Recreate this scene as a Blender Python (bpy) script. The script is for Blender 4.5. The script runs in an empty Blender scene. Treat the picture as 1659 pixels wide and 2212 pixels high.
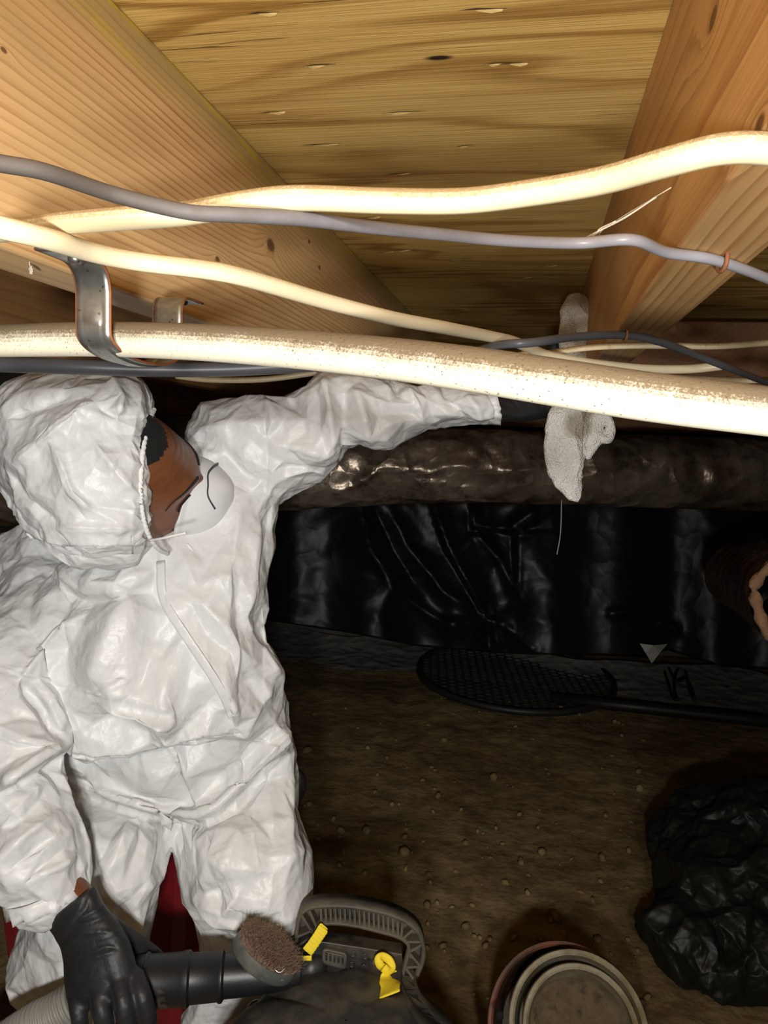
import bpy, bmesh, math, random
import numpy as np
from mathutils import Vector, Matrix, noise as mnoise

S = bpy.context.scene
COL = S.collection
# ---------------------------------------------------------------- camera
H = 1.15                                   # camera height above the dirt floor
F, CX, CY = 1600.0, 829.5, 1106.0          # focal length and centre for a 1659x2212 frame
_y = np.array([(1155 - CX) / F, -(957 - CY) / F, -1.0]); _y /= np.linalg.norm(_y)
_r = math.radians(3.5)
_u = np.array([math.sin(_r), math.cos(_r), 0.0]); _u -= _y * (_u @ _y); _u /= np.linalg.norm(_u)
M = np.array([np.cross(_y, _u), _y, _u])   # camera -> world (joists run along +Y)
ORG = np.array([0.0, 0.0, H])
cam_d = bpy.data.cameras.new('camera'); cam = bpy.data.objects.new('camera', cam_d); COL.objects.link(cam)
cam_d.sensor_fit = 'VERTICAL'; cam_d.sensor_height = 36.0; cam_d.lens = 36.0 * F / 2212.0
cam_d.clip_start = 0.02
_mw = Matrix([list(M[i]) + [ORG[i]] for i in range(3)] + [[0, 0, 0, 1]])
cam.matrix_world = _mw
S.camera = cam
# ---------------------------------------------------------------- world, lights, exposure
S.view_settings.view_transform = 'Standard'; S.view_settings.look = 'None'
S.view_settings.exposure = 0.0; S.view_settings.gamma = 1.0; S.view_settings.use_curve_mapping = False
w = bpy.data.worlds.new('crawlspace_air'); S.world = w; w.use_nodes = True
w.node_tree.nodes['Background'].inputs[0].default_value = (1.0, 0.93, 0.8, 1)
w.node_tree.nodes['Background'].inputs[1].default_value = 0.012

def look_at(o, target):
    d = Vector(target) - o.location
    o.rotation_euler = d.to_track_quat('-Z', 'Y').to_euler()

def P(x, y, Z):                            # a point at depth Z (metres along the view axis)
    return M @ (np.array([(x - CX) / F, -(y - CY) / F, -1.0]) * Z) + ORG
def ONZ(x, y, h):                          # a point at height h above the camera level
    d = M @ np.array([(x - CX) / F, -(y - CY) / F, -1.0]); return d * (h / d[2]) + ORG
def FLOOR(x, y, h=0.0):
    return ONZ(x, y, -H + h)
def PROJ(p):
    c = (np.asarray(p, float) - ORG) @ M
    return CX + F * c[..., 0] / -c[..., 2], CY - F * c[..., 1] / -c[..., 2], -c[..., 2]
CAMR, CAMU, CAMB = M @ np.array([1., 0, 0]), M @ np.array([0, 1., 0]), M @ np.array([0, 0, 1.])   # right, up, towards the viewer

def lamp(name, kind, loc, energy, col, target=None, **kw):
    d = bpy.data.lights.new(name, kind); d.energy = energy; d.color = col
    for k, v in kw.items(): setattr(d, k, v)
    o = bpy.data.objects.new(name, d); COL.objects.link(o); o.location = Vector(loc)
    if target is not None: look_at(o, target)
    return o
# an added fill spot behind the photographer, brightening the worker and floor
lamp('worker_fill', 'SPOT', ORG + np.array([0.20, -0.50, 0.06]), 45.0, (1.0, 0.985, 0.95), P(380, 1600, 1.2),
     spot_size=math.radians(68), spot_blend=0.65, shadow_soft_size=0.04)
# the phone's own lamp, held under the lens
lamp('phone_lamp', 'SPOT', ORG + np.array([0.0, -0.25, -0.12]), 31.0, (1.0, 0.97, 0.93), P(850, 520, 1.2),
     spot_size=math.radians(165), spot_blend=0.3, shadow_soft_size=0.03)

# ---------------------------------------------------------------- helpers
def put(me_or_bm, name, mat, parent=None, smooth=True, label=None, cat=None, group=None, kind=None):
    if isinstance(me_or_bm, bmesh.types.BMesh):
        me = bpy.data.meshes.new(name); bmesh.ops.recalc_face_normals(me_or_bm, faces=me_or_bm.faces[:])
        me_or_bm.to_mesh(me); me_or_bm.free()
    else: me = me_or_bm; me.name = name
    if smooth:
        me.polygons.foreach_set('use_smooth', [True] * len(me.polygons))
    mats = mat if isinstance(mat, (list, tuple)) else [mat]
    for m in mats: me.materials.append(m)
    o = bpy.data.objects.new(name, me); COL.objects.link(o)
    if parent is not None: o.parent = parent
    for k, v in (('label', label), ('category', cat), ('group', group), ('kind', kind)):
        if v: o[k] = v
    return o
def thing(name, label, cat, group=None):
    o = bpy.data.objects.new(name, None); COL.objects.link(o); o['label'] = label; o['category'] = cat
    o.empty_display_size = 0.05
    if group: o['group'] = group
    return o
def sharp(o, ang=40):                      # smooth faces, crisp edges
    me = o.data
    me.polygons.foreach_set('use_smooth', [True] * len(me.polygons))
    try: me.set_sharp_from_angle(angle=math.radians(ang))
    except Exception: pass
    return o
def mesh(verts, faces, name='mesh'):
    me = bpy.data.meshes.new(name); me.from_pydata([tuple(map(float, v)) for v in verts], [], faces); me.update(); return me
def bevel(o, w, seg=2, ang=30):
    m = o.modifiers.new('bevel', 'BEVEL'); m.width = w; m.segments = seg; m.limit_method = 'ANGLE'; m.angle_limit = math.radians(ang)
    return o
def box_bm(c, size, rot=None, bm=None):
    bm = bm or bmesh.new(); R = Matrix.Identity(3) if rot is None else rot
    if not isinstance(R, Matrix): R = Matrix([list(r) for r in R])
    mt = Matrix.Translation(Vector(c)) @ R.to_4x4() @ Matrix.Diagonal((size[0], size[1], size[2], 1))
    bmesh.ops.create_cube(bm, size=1.0, matrix=mt); return bm
def spline(pts, n=8):                      # Catmull-Rom through the points
    p = np.asarray(pts, float); q = np.vstack([2 * p[0] - p[1], p, 2 * p[-1] - p[-2]]); out = []
    for i in range(1, len(q) - 2):
        for t in np.linspace(0, 1, n, endpoint=False):
            a, b, c, d = q[i - 1], q[i], q[i + 1], q[i + 2]
            out.append(0.5 * (2 * b + (c - a) * t + (2 * a - 5 * b + 4 * c - d) * t * t + (3 * b - a - 3 * c + d) * t ** 3))
    out.append(p[-1]); return np.array(out)
def frames(path, up=(0, 0, 1)):
    p = np.asarray(path, float); t = np.gradient(p, axis=0); t /= np.linalg.norm(t, axis=1)[:, None] + 1e-12
    u = np.array(up, float); A, B = [], []
    for k in range(len(p)):
        s = np.cross(t[k], u)
        if np.linalg.norm(s) < 1e-5: s = np.cross(t[k], [1, 0, 0])
        s /= np.linalg.norm(s); v = np.cross(s, t[k]); A.append(s); B.append(v)
        u = v if up is None else u
    return t, np.array(A), np.array(B)
def tube(path, ra, rb=None, seg=12, up=(0, 0, 1), cap=True, power=2.0, wob=None):
    """sweep an ellipse (ra sideways, rb along up; scalars or per-point arrays) along a path -> (verts, faces)"""
    p = np.asarray(path, float); n = len(p); ra = np.broadcast_to(np.asarray(ra, float), (n,)); rb = ra if rb is None else np.broadcast_to(np.asarray(rb, float), (n,))
    t, A, B = frames(p, up); th = np.linspace(0, 2 * np.pi, seg, endpoint=False)
    c, s = np.cos(th), np.sin(th); e = 2.0 / power
    c, s = np.sign(c) * np.abs(c) ** e, np.sign(s) * np.abs(s) ** e
    V = p[:, None, :] + A[:, None, :] * (ra[:, None] * c)[..., None] + B[:, None, :] * (rb[:, None] * s)[..., None]
    V = V.reshape(-1, 3); Fc = []
    for i in range(n - 1):
        for j in range(seg):
            k = (j + 1) % seg; Fc.append((i * seg + j, i * seg + k, (i + 1) * seg + k, (i + 1) * seg + j))
    if cap: Fc += [tuple(range(seg))[::-1], tuple((n - 1) * seg + j for j in range(seg))]
    return V, Fc
def tube_obj(name, path, ra, mat, parent=None, rb=None, seg=12, up=(0, 0, 1), **kw):
    V, Fc = tube(path, ra, rb, seg, up); return put(mesh(V, Fc), name, mat, parent, **kw)
def lathe(profile, seg=48, cap=False):     # (r, z) profile around local Z
    V, Fc = [], []
    for r, z in profile:
        for j in range(seg):
            a = 2 * math.pi * j / seg; V.append((r * math.cos(a), r * math.sin(a), z))
    for i in range(len(profile) - 1):
        for j in range(seg):
            k = (j + 1) % seg; Fc.append((i * seg + j, i * seg + k, (i + 1) * seg + k, (i + 1) * seg + j))
    if cap: Fc += [tuple(range(seg))[::-1], tuple((len(profile) - 1) * seg + j for j in range(seg))]
    return np.array(V), Fc
def frame_mat(origin, z, x=None):          # 4x4 whose local Z is z
    z = np.asarray(z, float); z = z / np.linalg.norm(z); x = np.array(x if x is not None else [1, 0, 0], float)
    x = x - z * (x @ z); x /= np.linalg.norm(x); y = np.cross(z, x)
    return np.column_stack([x, y, z]), np.asarray(origin, float)
def xf(V, fr): R, o = fr; return np.asarray(V, float) @ R.T + o

# ---------------------------------------------------------------- materials
class NT:
    def __init__(s, name):
        s.m = bpy.data.materials.new(name); s.m.use_nodes = True; s.n = s.m.node_tree.nodes; s.l = s.m.node_tree.links
        s.b = s.n['Principled BSDF']; s.tc = s.n.new('ShaderNodeTexCoord')
    def link(s, a, b): s.l.new(a, b)
    def val(s, v, sock):
        if isinstance(v, bpy.types.NodeSocket): s.link(v, sock)
        elif isinstance(v, (tuple, list)) and len(v) == 3 and sock.type == 'RGBA': sock.default_value = tuple(v) + (1,)
        else: sock.default_value = v
    def map(s, scale=(1, 1, 1), loc=(0, 0, 0), rot=(0, 0, 0), src=None):
        n = s.n.new('ShaderNodeMapping'); s.link(src or s.tc.outputs['Object'], n.inputs['Vector'])
        n.inputs['Scale'].default_value = scale; n.inputs['Location'].default_value = loc; n.inputs['Rotation'].default_value = rot; return n.outputs[0]
    def noise(s, vec, scale=5, detail=3, rough=.5, dist=0.0, out='Fac'):
        n = s.n.new('ShaderNodeTexNoise'); s.link(vec, n.inputs['Vector']); n.inputs['Scale'].default_value = scale
        n.inputs['Detail'].default_value = detail; n.inputs['Roughness'].default_value = rough; n.inputs['Distortion'].default_value = dist; return n.outputs[out]
    def voro(s, vec, scale=5, feature='F1', out='Distance', rnd=1.0):
        n = s.n.new('ShaderNodeTexVoronoi'); n.feature = feature; s.link(vec, n.inputs['Vector']); n.inputs['Scale'].default_value = scale
        n.inputs['Randomness'].default_value = rnd; return n.outputs[out]
    def math(s, op, a, b=0.0, c=None, clamp=False):
        n = s.n.new('ShaderNodeMath'); n.operation = op; n.use_clamp = clamp; s.val(a, n.inputs[0]); s.val(b, n.inputs[1])
        if c is not None: s.val(c, n.inputs[2])
        return n.outputs[0]
    def vmath(s, op, a, b=(0, 0, 0), out=0):
        n = s.n.new('ShaderNodeVectorMath'); n.operation = op; s.val(a, n.inputs[0]); s.val(b, n.inputs[1]); return n.outputs[out]
    def ramp(s, fac, stops, interp='LINEAR'):
        n = s.n.new('ShaderNodeValToRGB'); s.val(fac, n.inputs[0]); n.color_ramp.interpolation = interp; e = n.color_ramp.elements
        while len(e) < len(stops): e.new(0.5)
        for i, (p, c) in enumerate(stops):
            e[i].position = p; e[i].color = (c, c, c, 1) if isinstance(c, (int, float)) else tuple(c) + (1,)
        return n.outputs[0]
    def mix(s, fac, a, b, mode='MIX'):
        n = s.n.new('ShaderNodeMixRGB'); n.blend_type = mode; s.val(fac, n.inputs[0]); s.val(a, n.inputs[1]); s.val(b, n.inputs[2]); return n.outputs[0]
    def sep(s, vec): n = s.n.new('ShaderNodeSeparateXYZ'); s.link(vec, n.inputs[0]); return n.outputs
    def bump(s, h, strength=.3, dist=.01, prev=None):
        n = s.n.new('ShaderNodeBump'); s.val(h, n.inputs['Height']); n.inputs['Strength'].default_value = strength; n.inputs['Distance'].default_value = dist
        if prev is not None: s.link(prev, n.inputs['Normal'])
        s.link(n.outputs[0], s.b.inputs['Normal']); return n.outputs[0]
    def done(s, col=None, rough=None, metal=None, spec=None):
        for k, v in (('Base Color', col), ('Roughness', rough), ('Metallic', metal), ('Specular IOR Level', spec)):
            if v is not None: s.val(v, s.b.inputs[k])
        return s.m
def blob(t, src, c, r, soft=1.0):          # 1 inside a ball of radius r round c, 0 outside
    d = t.vmath('DISTANCE', src, tuple(float(v) for v in c), out=1)
    n = t.n.new('ShaderNodeMapRange'); n.interpolation_type = 'SMOOTHSTEP'; t.link(d, n.inputs[0])
    n.inputs[1].default_value = r * (1 + soft * .5); n.inputs[2].default_value = r * (1 - soft * .5); n.inputs[3].default_value = 0; n.inputs[4].default_value = 1
    return n.outputs[0]
def plain(name, col, rough=.5, metal=0, var=.25, scale=30, bump=.0, bscale=120, dirt=None, spec=None, bdist=.002):
    t = NT(name); v = t.map(); n = t.noise(v, scale, 4, .6)
    c = t.mix(n, tuple(max(0, x * (1 - var)) for x in col), tuple(min(1, x * (1 + var)) for x in col))
    if dirt:
        f = t.ramp(t.noise(v, dirt[1], 5, .65), [(dirt[2], 0.0), (min(1, dirt[2] + .15), 1.0)]); c = t.mix(f, c, dirt[0])
    if bump: t.bump(t.noise(v, bscale, 4, .6), bump, bdist)
    return t.done(c, rough, metal, spec)
# ---------------------------------------------------------------- wood
def lumber(name, light, dark, centre, ring=.0045, warp=.02, knots=(), tint=None, grime=0.0):
    """growth rings round an axis along Y; knots pull the rings round themselves"""
    t = NT(name); src = t.tc.outputs['Object']
    n1 = t.noise(t.map((7, .8, 7)), 1.0, 2, .5); n2 = t.noise(t.map((60, 3, 60)), 1.0, 3, .6)
    x, y, z = t.sep(src)
    dx = t.math('SUBTRACT', x, centre[0]); dz = t.math('SUBTRACT', z, centre[1])
    r = t.math('SQRT', t.math('ADD', t.math('MULTIPLY', dx, dx), t.math('MULTIPLY', dz, dz)))
    r = t.math('ADD', r, t.math('MULTIPLY', n1, warp)); r = t.math('ADD', r, t.math('MULTIPLY', n2, .0022))
    kd = None
    for (c, rad, push) in knots:
        d = t.vmath('DISTANCE', t.map((1, .42, 1)), (c[0], c[1] * .42, c[2]), out=1)
        g = t.math('EXPONENT', t.math('MULTIPLY', d, -1.0 / rad)); r = t.math('ADD', r, t.math('MULTIPLY', g, push))
        core = blob(t, t.map((1, .55, 1)), (c[0], c[1] * .55, c[2]), rad * .42, .7); kd = core if kd is None else t.math('MAXIMUM', kd, core)
    s = t.math('FRACT', t.math('ADD', t.math('DIVIDE', r, ring), t.math('MULTIPLY', t.noise(t.map((22, .9, 22)), 1.0, 3, .6), 3.2)))
    band = t.ramp(s, [(0.0, 0.0), (.55, .25), (.86, 1.0), (.93, .9), (1.0, 0.0)])
    fine = t.noise(t.map((260, 5, 260)), 1.0, 3, .6)
    f = t.math('ADD', t.math('MULTIPLY', t.math('MULTIPLY', band, t.ramp(n1, [(.3, .3), (.65, 1.0)])), .5), t.math('MULTIPLY', fine, .5))
    c = t.ramp(f, [(.18, light), (.52, tuple(a * .6 + b * .4 for a, b in zip(light, dark))), (.85, dark)])
    c = t.mix(t.ramp(t.noise(t.map((5, 1.6, 5)), 1.3, 3, .6), [(.40, 0.0), (.68, .75)]), c, tuple(a * .52 for a in light))
    if tint is not None:
        tc, cz, h = tint                                 # a coloured edge along the top of the board
        e = t.math('MULTIPLY', t.ramp(t.math('ADD', t.math('MULTIPLY', t.math('SUBTRACT', z, cz), 1 / h), t.math('MULTIPLY', t.noise(t.map((40, 3, 40)), 1, 2), .6)), [(.3, 0.0), (.9, 1.0)]), .75)
        c = t.mix(e, c, tc)
        yl = t.math('MULTIPLY', t.math('MULTIPLY', t.ramp(t.noise(t.map((160, 9, 160)), 1.0, 2), [(.57, 0.0), (.63, 1.0)]), e), .9)
        c = t.mix(yl, c, (.62, .47, .04))
    if grime: c = t.mix(t.math('MULTIPLY', t.ramp(t.noise(t.map((14, 3, 14)), 1.5, 4, .7), [(.5, 0.0), (.72, 1.0)]), grime), c, (.12, .095, .075))
    if kd is not None: c = t.mix(t.math('MULTIPLY', kd, .85), c, (.10, .038, .012))
    t.bump(t.math('ADD', t.math('MULTIPLY', band, .5), fine), .35, .0012)
    return t.done(c, .62, 0, .3)

def plywood():
    t = NT('plywood_underside')
    n = t.noise(t.map((1.3, 8, 1)), 1.0, 2, .4, .3)
    s = t.math('FRACT', t.math('MULTIPLY', t.math('ADD', n, t.math('MULTIPLY', t.noise(t.map((3, 90, 1)), 1, 2), .03)), 9.0))
    band = t.ramp(s, [(0, .2), (.5, .1), (.82, 1.0), (.9, .8), (1.0, .2)])
    calm = t.ramp(t.noise(t.map((.8, 5, 1), (3, 7, 0)), 1.0, 1), [(.42, 0.15), (.6, 1.0)])
    fine = t.noise(t.map((9, 420, 1)), 1.0, 3, .65); streak = t.noise(t.map((3, 120, 1)), 1.0, 2, .6)
    f = t.math('ADD', t.math('MULTIPLY', t.math('MULTIPLY', band, calm), .55), t.math('MULTIPLY', t.math('ADD', t.math('MULTIPLY', fine, .55), t.math('MULTIPLY', streak, .55)), .6))
    c = t.ramp(f, [(.2, (.86, .64, .23)), (.42, (.72, .48, .145)), (.75, (.40, .22, .05))])
    c = t.mix(t.ramp(t.noise(t.map((2.2, 6, 1)), 1.5, 3, .6), [(.4, 0.0), (.75, .45)]), c, (.50, .30, .085))
    src = t.tc.outputs['Object']
    k1 = ONZ(948, 125, HP); g = blob(t, t.map((.35, 1, 1)), (k1[0] * .35, k1[1], k1[2]), .0035, .9); c = t.mix(g, c, (.025, .012, .006))
    ck = t.math('MULTIPLY', t.ramp(t.noise(t.map((7, 300, 1), (1, 2, 0)), 1.0, 2), [(.63, 0.0), (.68, 1.0)]), t.ramp(t.noise(t.map((4, 20, 1)), 1.0, 2), [(.5, 0.0), (.6, 1.0)]))
    c = t.mix(t.math('MULTIPLY', ck, .7), c, (.09, .045, .012))
    t.bump(t.math('SUBTRACT', t.math('ADD', fine, t.math('MULTIPLY', band, .3)), t.math('MULTIPLY', ck, 2.0)), .55, .0016)
    return t.done(c, .6, 0, .3)

HP = 0.2875                                # plywood above the lens
HBL, HBR = 0.0967, 0.1080                  # joist bottoms above the lens
XL, XR = -0.298, 0.0700                    # facing sides of the two near joists
TH = 0.0455
YA, YB = -0.9, 3.35                        # near and far ends of the joists
ply = plywood()
cl = put(box_bm((0.2, 1.4, H + HP + .009), (4.4, 5.2, .018)), 'ceiling', ply, smooth=False, kind='structure')
SPL = plain('splinter_wood', (.60, .44, .17), .6, var=.3)
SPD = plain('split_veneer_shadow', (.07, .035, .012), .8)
random.seed(3)
for (x, y, wpx) in ((568, 30, 70), (690, 142, 75), (590, 243, 60), (690, 313, 95), (1040, 22, 110), (1075, 138, 60), (872, 243, 95), (1005, 316, 50), (860, 376, 60), (1110, 138, 70),
                    (800, 470, 50), (880, 540, 60), (990, 560, 60), (1180, 575, 55), (1130, 600, 45), (830, 545, 50)):
    a, b = ONZ(x - wpx / 2, y + 3, HP), ONZ(x + wpx / 2, y - 3, HP); d = b - a; n = np.array([-d[1], d[0], 0]); n /= np.linalg.norm(n); wv = .0007 + .0009 * random.random()
    lift = np.array([0, 0, -.0011 - .0011 * random.random()]); up = np.array([0, 0, .002])
    k = random.choice((0.3, .7))
    V = [a + up, a + d * k + n * wv + lift, b + up, a + d * k - n * wv + lift * .3, a + d * k + up, a + d * (k + .2) + n * wv * .4 + lift * .7, a + d * (k - .2) - n * wv + lift * .5]
    put(mesh(V, [(0, 1, 4), (0, 6, 3, 4), (1, 5, 2, 4), (3, 2, 4), (0, 1, 3), (1, 5, 3), (5, 2, 3)]), 'splinter', SPL, cl, smooth=False)
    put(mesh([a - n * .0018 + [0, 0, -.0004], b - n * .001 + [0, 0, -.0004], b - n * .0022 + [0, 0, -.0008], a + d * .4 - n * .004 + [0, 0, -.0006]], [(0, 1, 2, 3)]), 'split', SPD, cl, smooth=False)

def joist(X, hb, mat, label, face):
    bm = box_bm((X + TH / 2, (YA + YB) / 2, H + (HP + hb) / 2), (TH, YB - YA, HP - hb))
    o = put(bm, 'floor_joist', mat, smooth=False, label=label, cat='joist'); bevel(o, .0025, 2); return o
k1 = np.array([XL, .66, H + .165]); k2 = ONZ(8, 135, .16)
def on_x(x, y, X):
    d = M @ np.array([(x - CX) / F, -(y - CY) / F, -1.0]); return d * (X / d[0]) + ORG
mL = lumber('pine_joist_left', (.86, .57, .27), (.45, .21, .07), (XL - .10, H + .36), .0052, .035,
            [(on_x(585, 530, XL), .016, .030), (on_x(470, 560, XL), .006, .012), (on_x(690, 578, XL), .007, .012), (on_x(668, 522, XL), .006, .010), (on_x(8, 108, XL), .0035, .006)], ((.42, .33, .12), H + HP - .045, .055))
mR = lumber('pine_joist_right', (.68, .40, .16), (.36, .165, .05), (XR + .16, H + .15), .009, .05, [(on_x(1540, 40, XR), .012, .03), (on_x(1640, 270, XR), .008, .02), ((XR + .03, .24, H + HBR), .005, .01)])
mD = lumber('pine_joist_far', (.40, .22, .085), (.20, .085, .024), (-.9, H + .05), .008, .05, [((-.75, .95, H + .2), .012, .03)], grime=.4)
joist(XL - TH, HBL, mL, 'pale pine joist on the left with steel strap screwed under it', 0)
joist(XR, HBR, mR, 'orange-brown pine joist on the right with two rusty staples underneath', 0)
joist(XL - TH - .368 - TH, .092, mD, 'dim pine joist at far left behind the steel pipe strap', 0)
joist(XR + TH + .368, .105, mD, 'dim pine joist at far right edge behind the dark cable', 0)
# the built-up girder across the far end
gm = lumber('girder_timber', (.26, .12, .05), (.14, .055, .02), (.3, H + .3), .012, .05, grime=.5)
gp = bpy.data.objects.new('girder', None); COL.objects.link(gp); gp['label'] = 'dark brown timber girder crossing behind the white pipe at far end'; gp['category'] = 'girder'
for i in range(2):
    o = put(box_bm((.2, 2.72 + .045 * i, H + (.062 + .2) / 2), (4.4, .042, .15 - .0)), 'beam_plank', gm, gp, smooth=False); bevel(o, .002)
# a short block between joists beyond the rag
o = put(box_bm((.30, 1.62, H + .17), (.34, .04, .17)), 'joist_blocking', gm, smooth=False, label='reddish brown wood block between joists behind the crossing cables', cat='blocking'); bevel(o, .003)

# ---------------------------------------------------------------- floor and wall
def dirt():
    t = NT('packed_dirt'); v = t.map()
    a = t.noise(v, 2.2, 5, .6); b = t.noise(v, 14, 5, .65)
    c = t.ramp(a, [(.3, (.17, .11, .052)), (.5, (.29, .205, .095)), (.7, (.40, .31, .155))])
    c = t.mix(t.ramp(b, [(.35, .55), (.6, 0.0)]), c, (.05, .033, .018))
    sp = t.ramp(t.voro(t.map(), 26, 'F1'), [(.03, 1.0), (.09, 0.0)]); c = t.mix(t.math('MULTIPLY', sp, t.ramp(t.noise(v, 5, 2), [(.5, 0.0), (.65, .9)])), c, (.02, .014, .01))
    t.bump(t.math('ADD', t.noise(v, 11, 6, .62), t.math('MULTIPLY', a, 2.0)), .5, .03)
    return t.done(c, .9, 0, .15)
DIRT = dirt()
nx, ny = 150, 150
gx, gy = np.meshgrid(np.linspace(-2.7, 2.9, nx), np.linspace(-.6, 5.2, ny))
def fbm(x, y, s, o=4, z=0.0):
    out = np.zeros(x.shape)
    for idx in np.ndindex(x.shape): out[idx] = mnoise.fractal(Vector((x[idx] * s, y[idx] * s, z)), 1.0, 2.0, o)
    return out
gz = fbm(gx, gy, 2.0, 5) * .012
gz -= gz.max() * .0
V = np.stack([gx, gy, gz], -1).reshape(-1, 3)
put(mesh(V, [(r * nx + c, r * nx + c + 1, (r + 1) * nx + c + 1, (r + 1) * nx + c) for r in range(ny - 1) for c in range(nx - 1)]), 'floor', DIRT, kind='structure')
CONC = plain('foundation_concrete', (.13, .115, .095), .85, var=.35, scale=9, bump=.5, bscale=40, dirt=((.05, .04, .03), 5, .5))
wa, wb = FLOOR(580, 1372), FLOOR(1500, 1420)
wd = (wb - wa); wd[2] = 0; wd /= np.linalg.norm(wd); wn = np.array([wd[1], -wd[0], 0])     # towards the viewer
def wallp(s, h, d=0.0): return wa + wd * s + wn * d + np.array([0, 0, h - wa[2]])
R = np.column_stack([wd, wn, [0, 0, 1]])
put(box_bm(wallp(.6, .73, -.08), (5.6, .16, 1.46 + .02), R), 'wall_back', CONC, smooth=False, kind='structure')
# ---------------------------------------------------------------- pipes and cables
def dusty(name, base, dust, amount=.5, speck=True, up=0.25):
    t = NT(name); v = t.map(); g = t.n.new('ShaderNodeNewGeometry'); nz = t.sep(g.outputs['True Normal'])[2]
    n = t.noise(v, 60, 5, .65); n2 = t.noise(v, 9, 3, .6)
    k = t.math('ADD', t.math('ADD', nz, t.math('MULTIPLY', t.math('SUBTRACT', n, .5), .7)), t.math('MULTIPLY', t.math('SUBTRACT', n2, .5), .8))
    k = t.math('ADD', k, t.math('MULTIPLY', t.math('SUBTRACT', t.noise(v, 800, 3, .7), .5), 1.3)); f = t.math('MULTIPLY', t.ramp(t.math('ADD', t.math('MULTIPLY', k, .5), .5), [(.38 + up * .5, 0.0), (.72 + up * .5, 1.0)]), amount)
    c = t.mix(t.noise(v, 22, 3), tuple(x * .93 for x in base), base)
    c = t.mix(f, c, dust)
    if speck:
        s = t.ramp(t.voro(v, 330, 'F1'), [(.10, 1.0), (.22, 0.0)]); s = t.math('MULTIPLY', s, t.ramp(n2, [(.42, 0.0), (.6, .8)])); c = t.mix(s, c, tuple(x * .5 for x in dust))
    t.bump(t.math('MULTIPLY', t.noise(v, 500, 3, .7), f), .5, .001)
    return t.done(c, t.math('ADD', t.math('MULTIPLY', f, .5), .38), 0, .35)
CREAM = dusty('cream_cable_jacket', (.66, .55, .34), (.20, .115, .04), .8, False, .15)
CREAM2 = dusty('cream_cable_jacket_clean', (.70, .60, .40), (.33, .22, .10), .4, False, .5)
PIPE = dusty('cream_plastic_pipe', (.72, .67, .51), (.12, .08, .04), .95, True, -.05)
def graded_grey():
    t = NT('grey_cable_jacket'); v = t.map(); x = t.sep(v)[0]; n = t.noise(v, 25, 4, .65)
    k = t.ramp(t.math('ADD', t.math('MULTIPLY', t.math('SUBTRACT', .09, x), 3.0), t.math('MULTIPLY', t.math('SUBTRACT', n, .5), .4)), [(.12, 0.0), (.75, 1.0)])     # jacket turns darker and rougher towards the left
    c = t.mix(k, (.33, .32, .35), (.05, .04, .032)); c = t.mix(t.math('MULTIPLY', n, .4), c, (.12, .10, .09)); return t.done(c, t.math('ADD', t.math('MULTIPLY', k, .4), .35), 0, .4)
GREY = graded_grey()
DGREY = dusty('dark_grey_cable_jacket', (.085, .085, .095), (.10, .08, .06), .4, False, .4)
def cable(name, pts, wmm, tmm, mat, label, twist=None, seg=14, cat='cable', n=8):
    """pts: (x, y, height above lens) or (x, y, None, Z)"""
    W = [P(p[0], p[1], p[3]) if p[2] is None else ONZ(*p[:3]) for p in pts]
    path = spline(W, n)
    return tube_obj(name, path, tmm / 2000., mat, None, wmm / 2000., seg, up=(0, 0, 1), label=label, cat=cat)
zA = .100
cable('cable', [(-60, 505, .094), (20, 498, .094), (80, 490, .094), (140, 482, .094), (260, 472, .094), (400, 461, .0945), (520, 440, .0965), (640, 428, .098), (830, 434, .098), (1000, 434, .099), (1150, 416, .1), (1300, 390, .1), (1450, 348, .1), (1560, 322, .101), (1660, 322, .101), (1800, 345, .101)], 10.5, 10, CREAM,
      'thick cream cable, uppermost, sweeping under both joists')
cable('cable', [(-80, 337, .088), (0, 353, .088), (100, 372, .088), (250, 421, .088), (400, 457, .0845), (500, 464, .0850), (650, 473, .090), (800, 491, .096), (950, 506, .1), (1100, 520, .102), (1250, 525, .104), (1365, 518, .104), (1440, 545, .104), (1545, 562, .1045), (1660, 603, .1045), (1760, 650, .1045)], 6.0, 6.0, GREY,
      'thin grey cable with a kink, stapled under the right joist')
cable('cable', [(-60, 478, .087), (0, 491, .083), (100, 515, .083), (200, 545, .085), (300, 565, .086), (430, 581, .085), (530, 600, .084), (700, 650, .083), (850, 688, .083), (960, 708, .085), (1060, 727, .091), (1110, 738, .093), (1150, 755, .090), (1200, 772, .087), (1300, 788, .086), (1400, 797, .087), (1490, 797, .09), (1560, 790, .094)], 10.0, 8, CREAM2,
      'cream cable falling from left across the strap, nearest above the white pipe')
cable('cable', [(940, 790, .085), (1060, 750, .082), (1150, 740, .083), (1250, 727, .096), (1348, 724, .1045), (1420, 737, .103), (1500, 766, .096), (1580, 797, .087), (1660, 828, .083), (1760, 865, .08)], 7.5, 7.5, DGREY,
      'dark grey cable arching up to the lower staple under the right joist')
cable('cable', [(1040, 790, .088), (1120, 767, .092), (1190, 762, .096), (1260, 752, .100), (1350, 747, .104), (1450, 747, .104), (1550, 748, .104), (1660, 740, .104), (1800, 730, .104)], 6.5, 5, CREAM,
      'thin dusty cream cable running level just under the dark arching cable')
cable('cable', [(1250, 800, .082), (1390, 813, .085), (1500, 818, .090), (1600, 822, .096), (1660, 820, .097), (1760, 812, .098)], 8, 5, CREAM,
      'lowest short cream cable at right, resting just above the white pipe')
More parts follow.
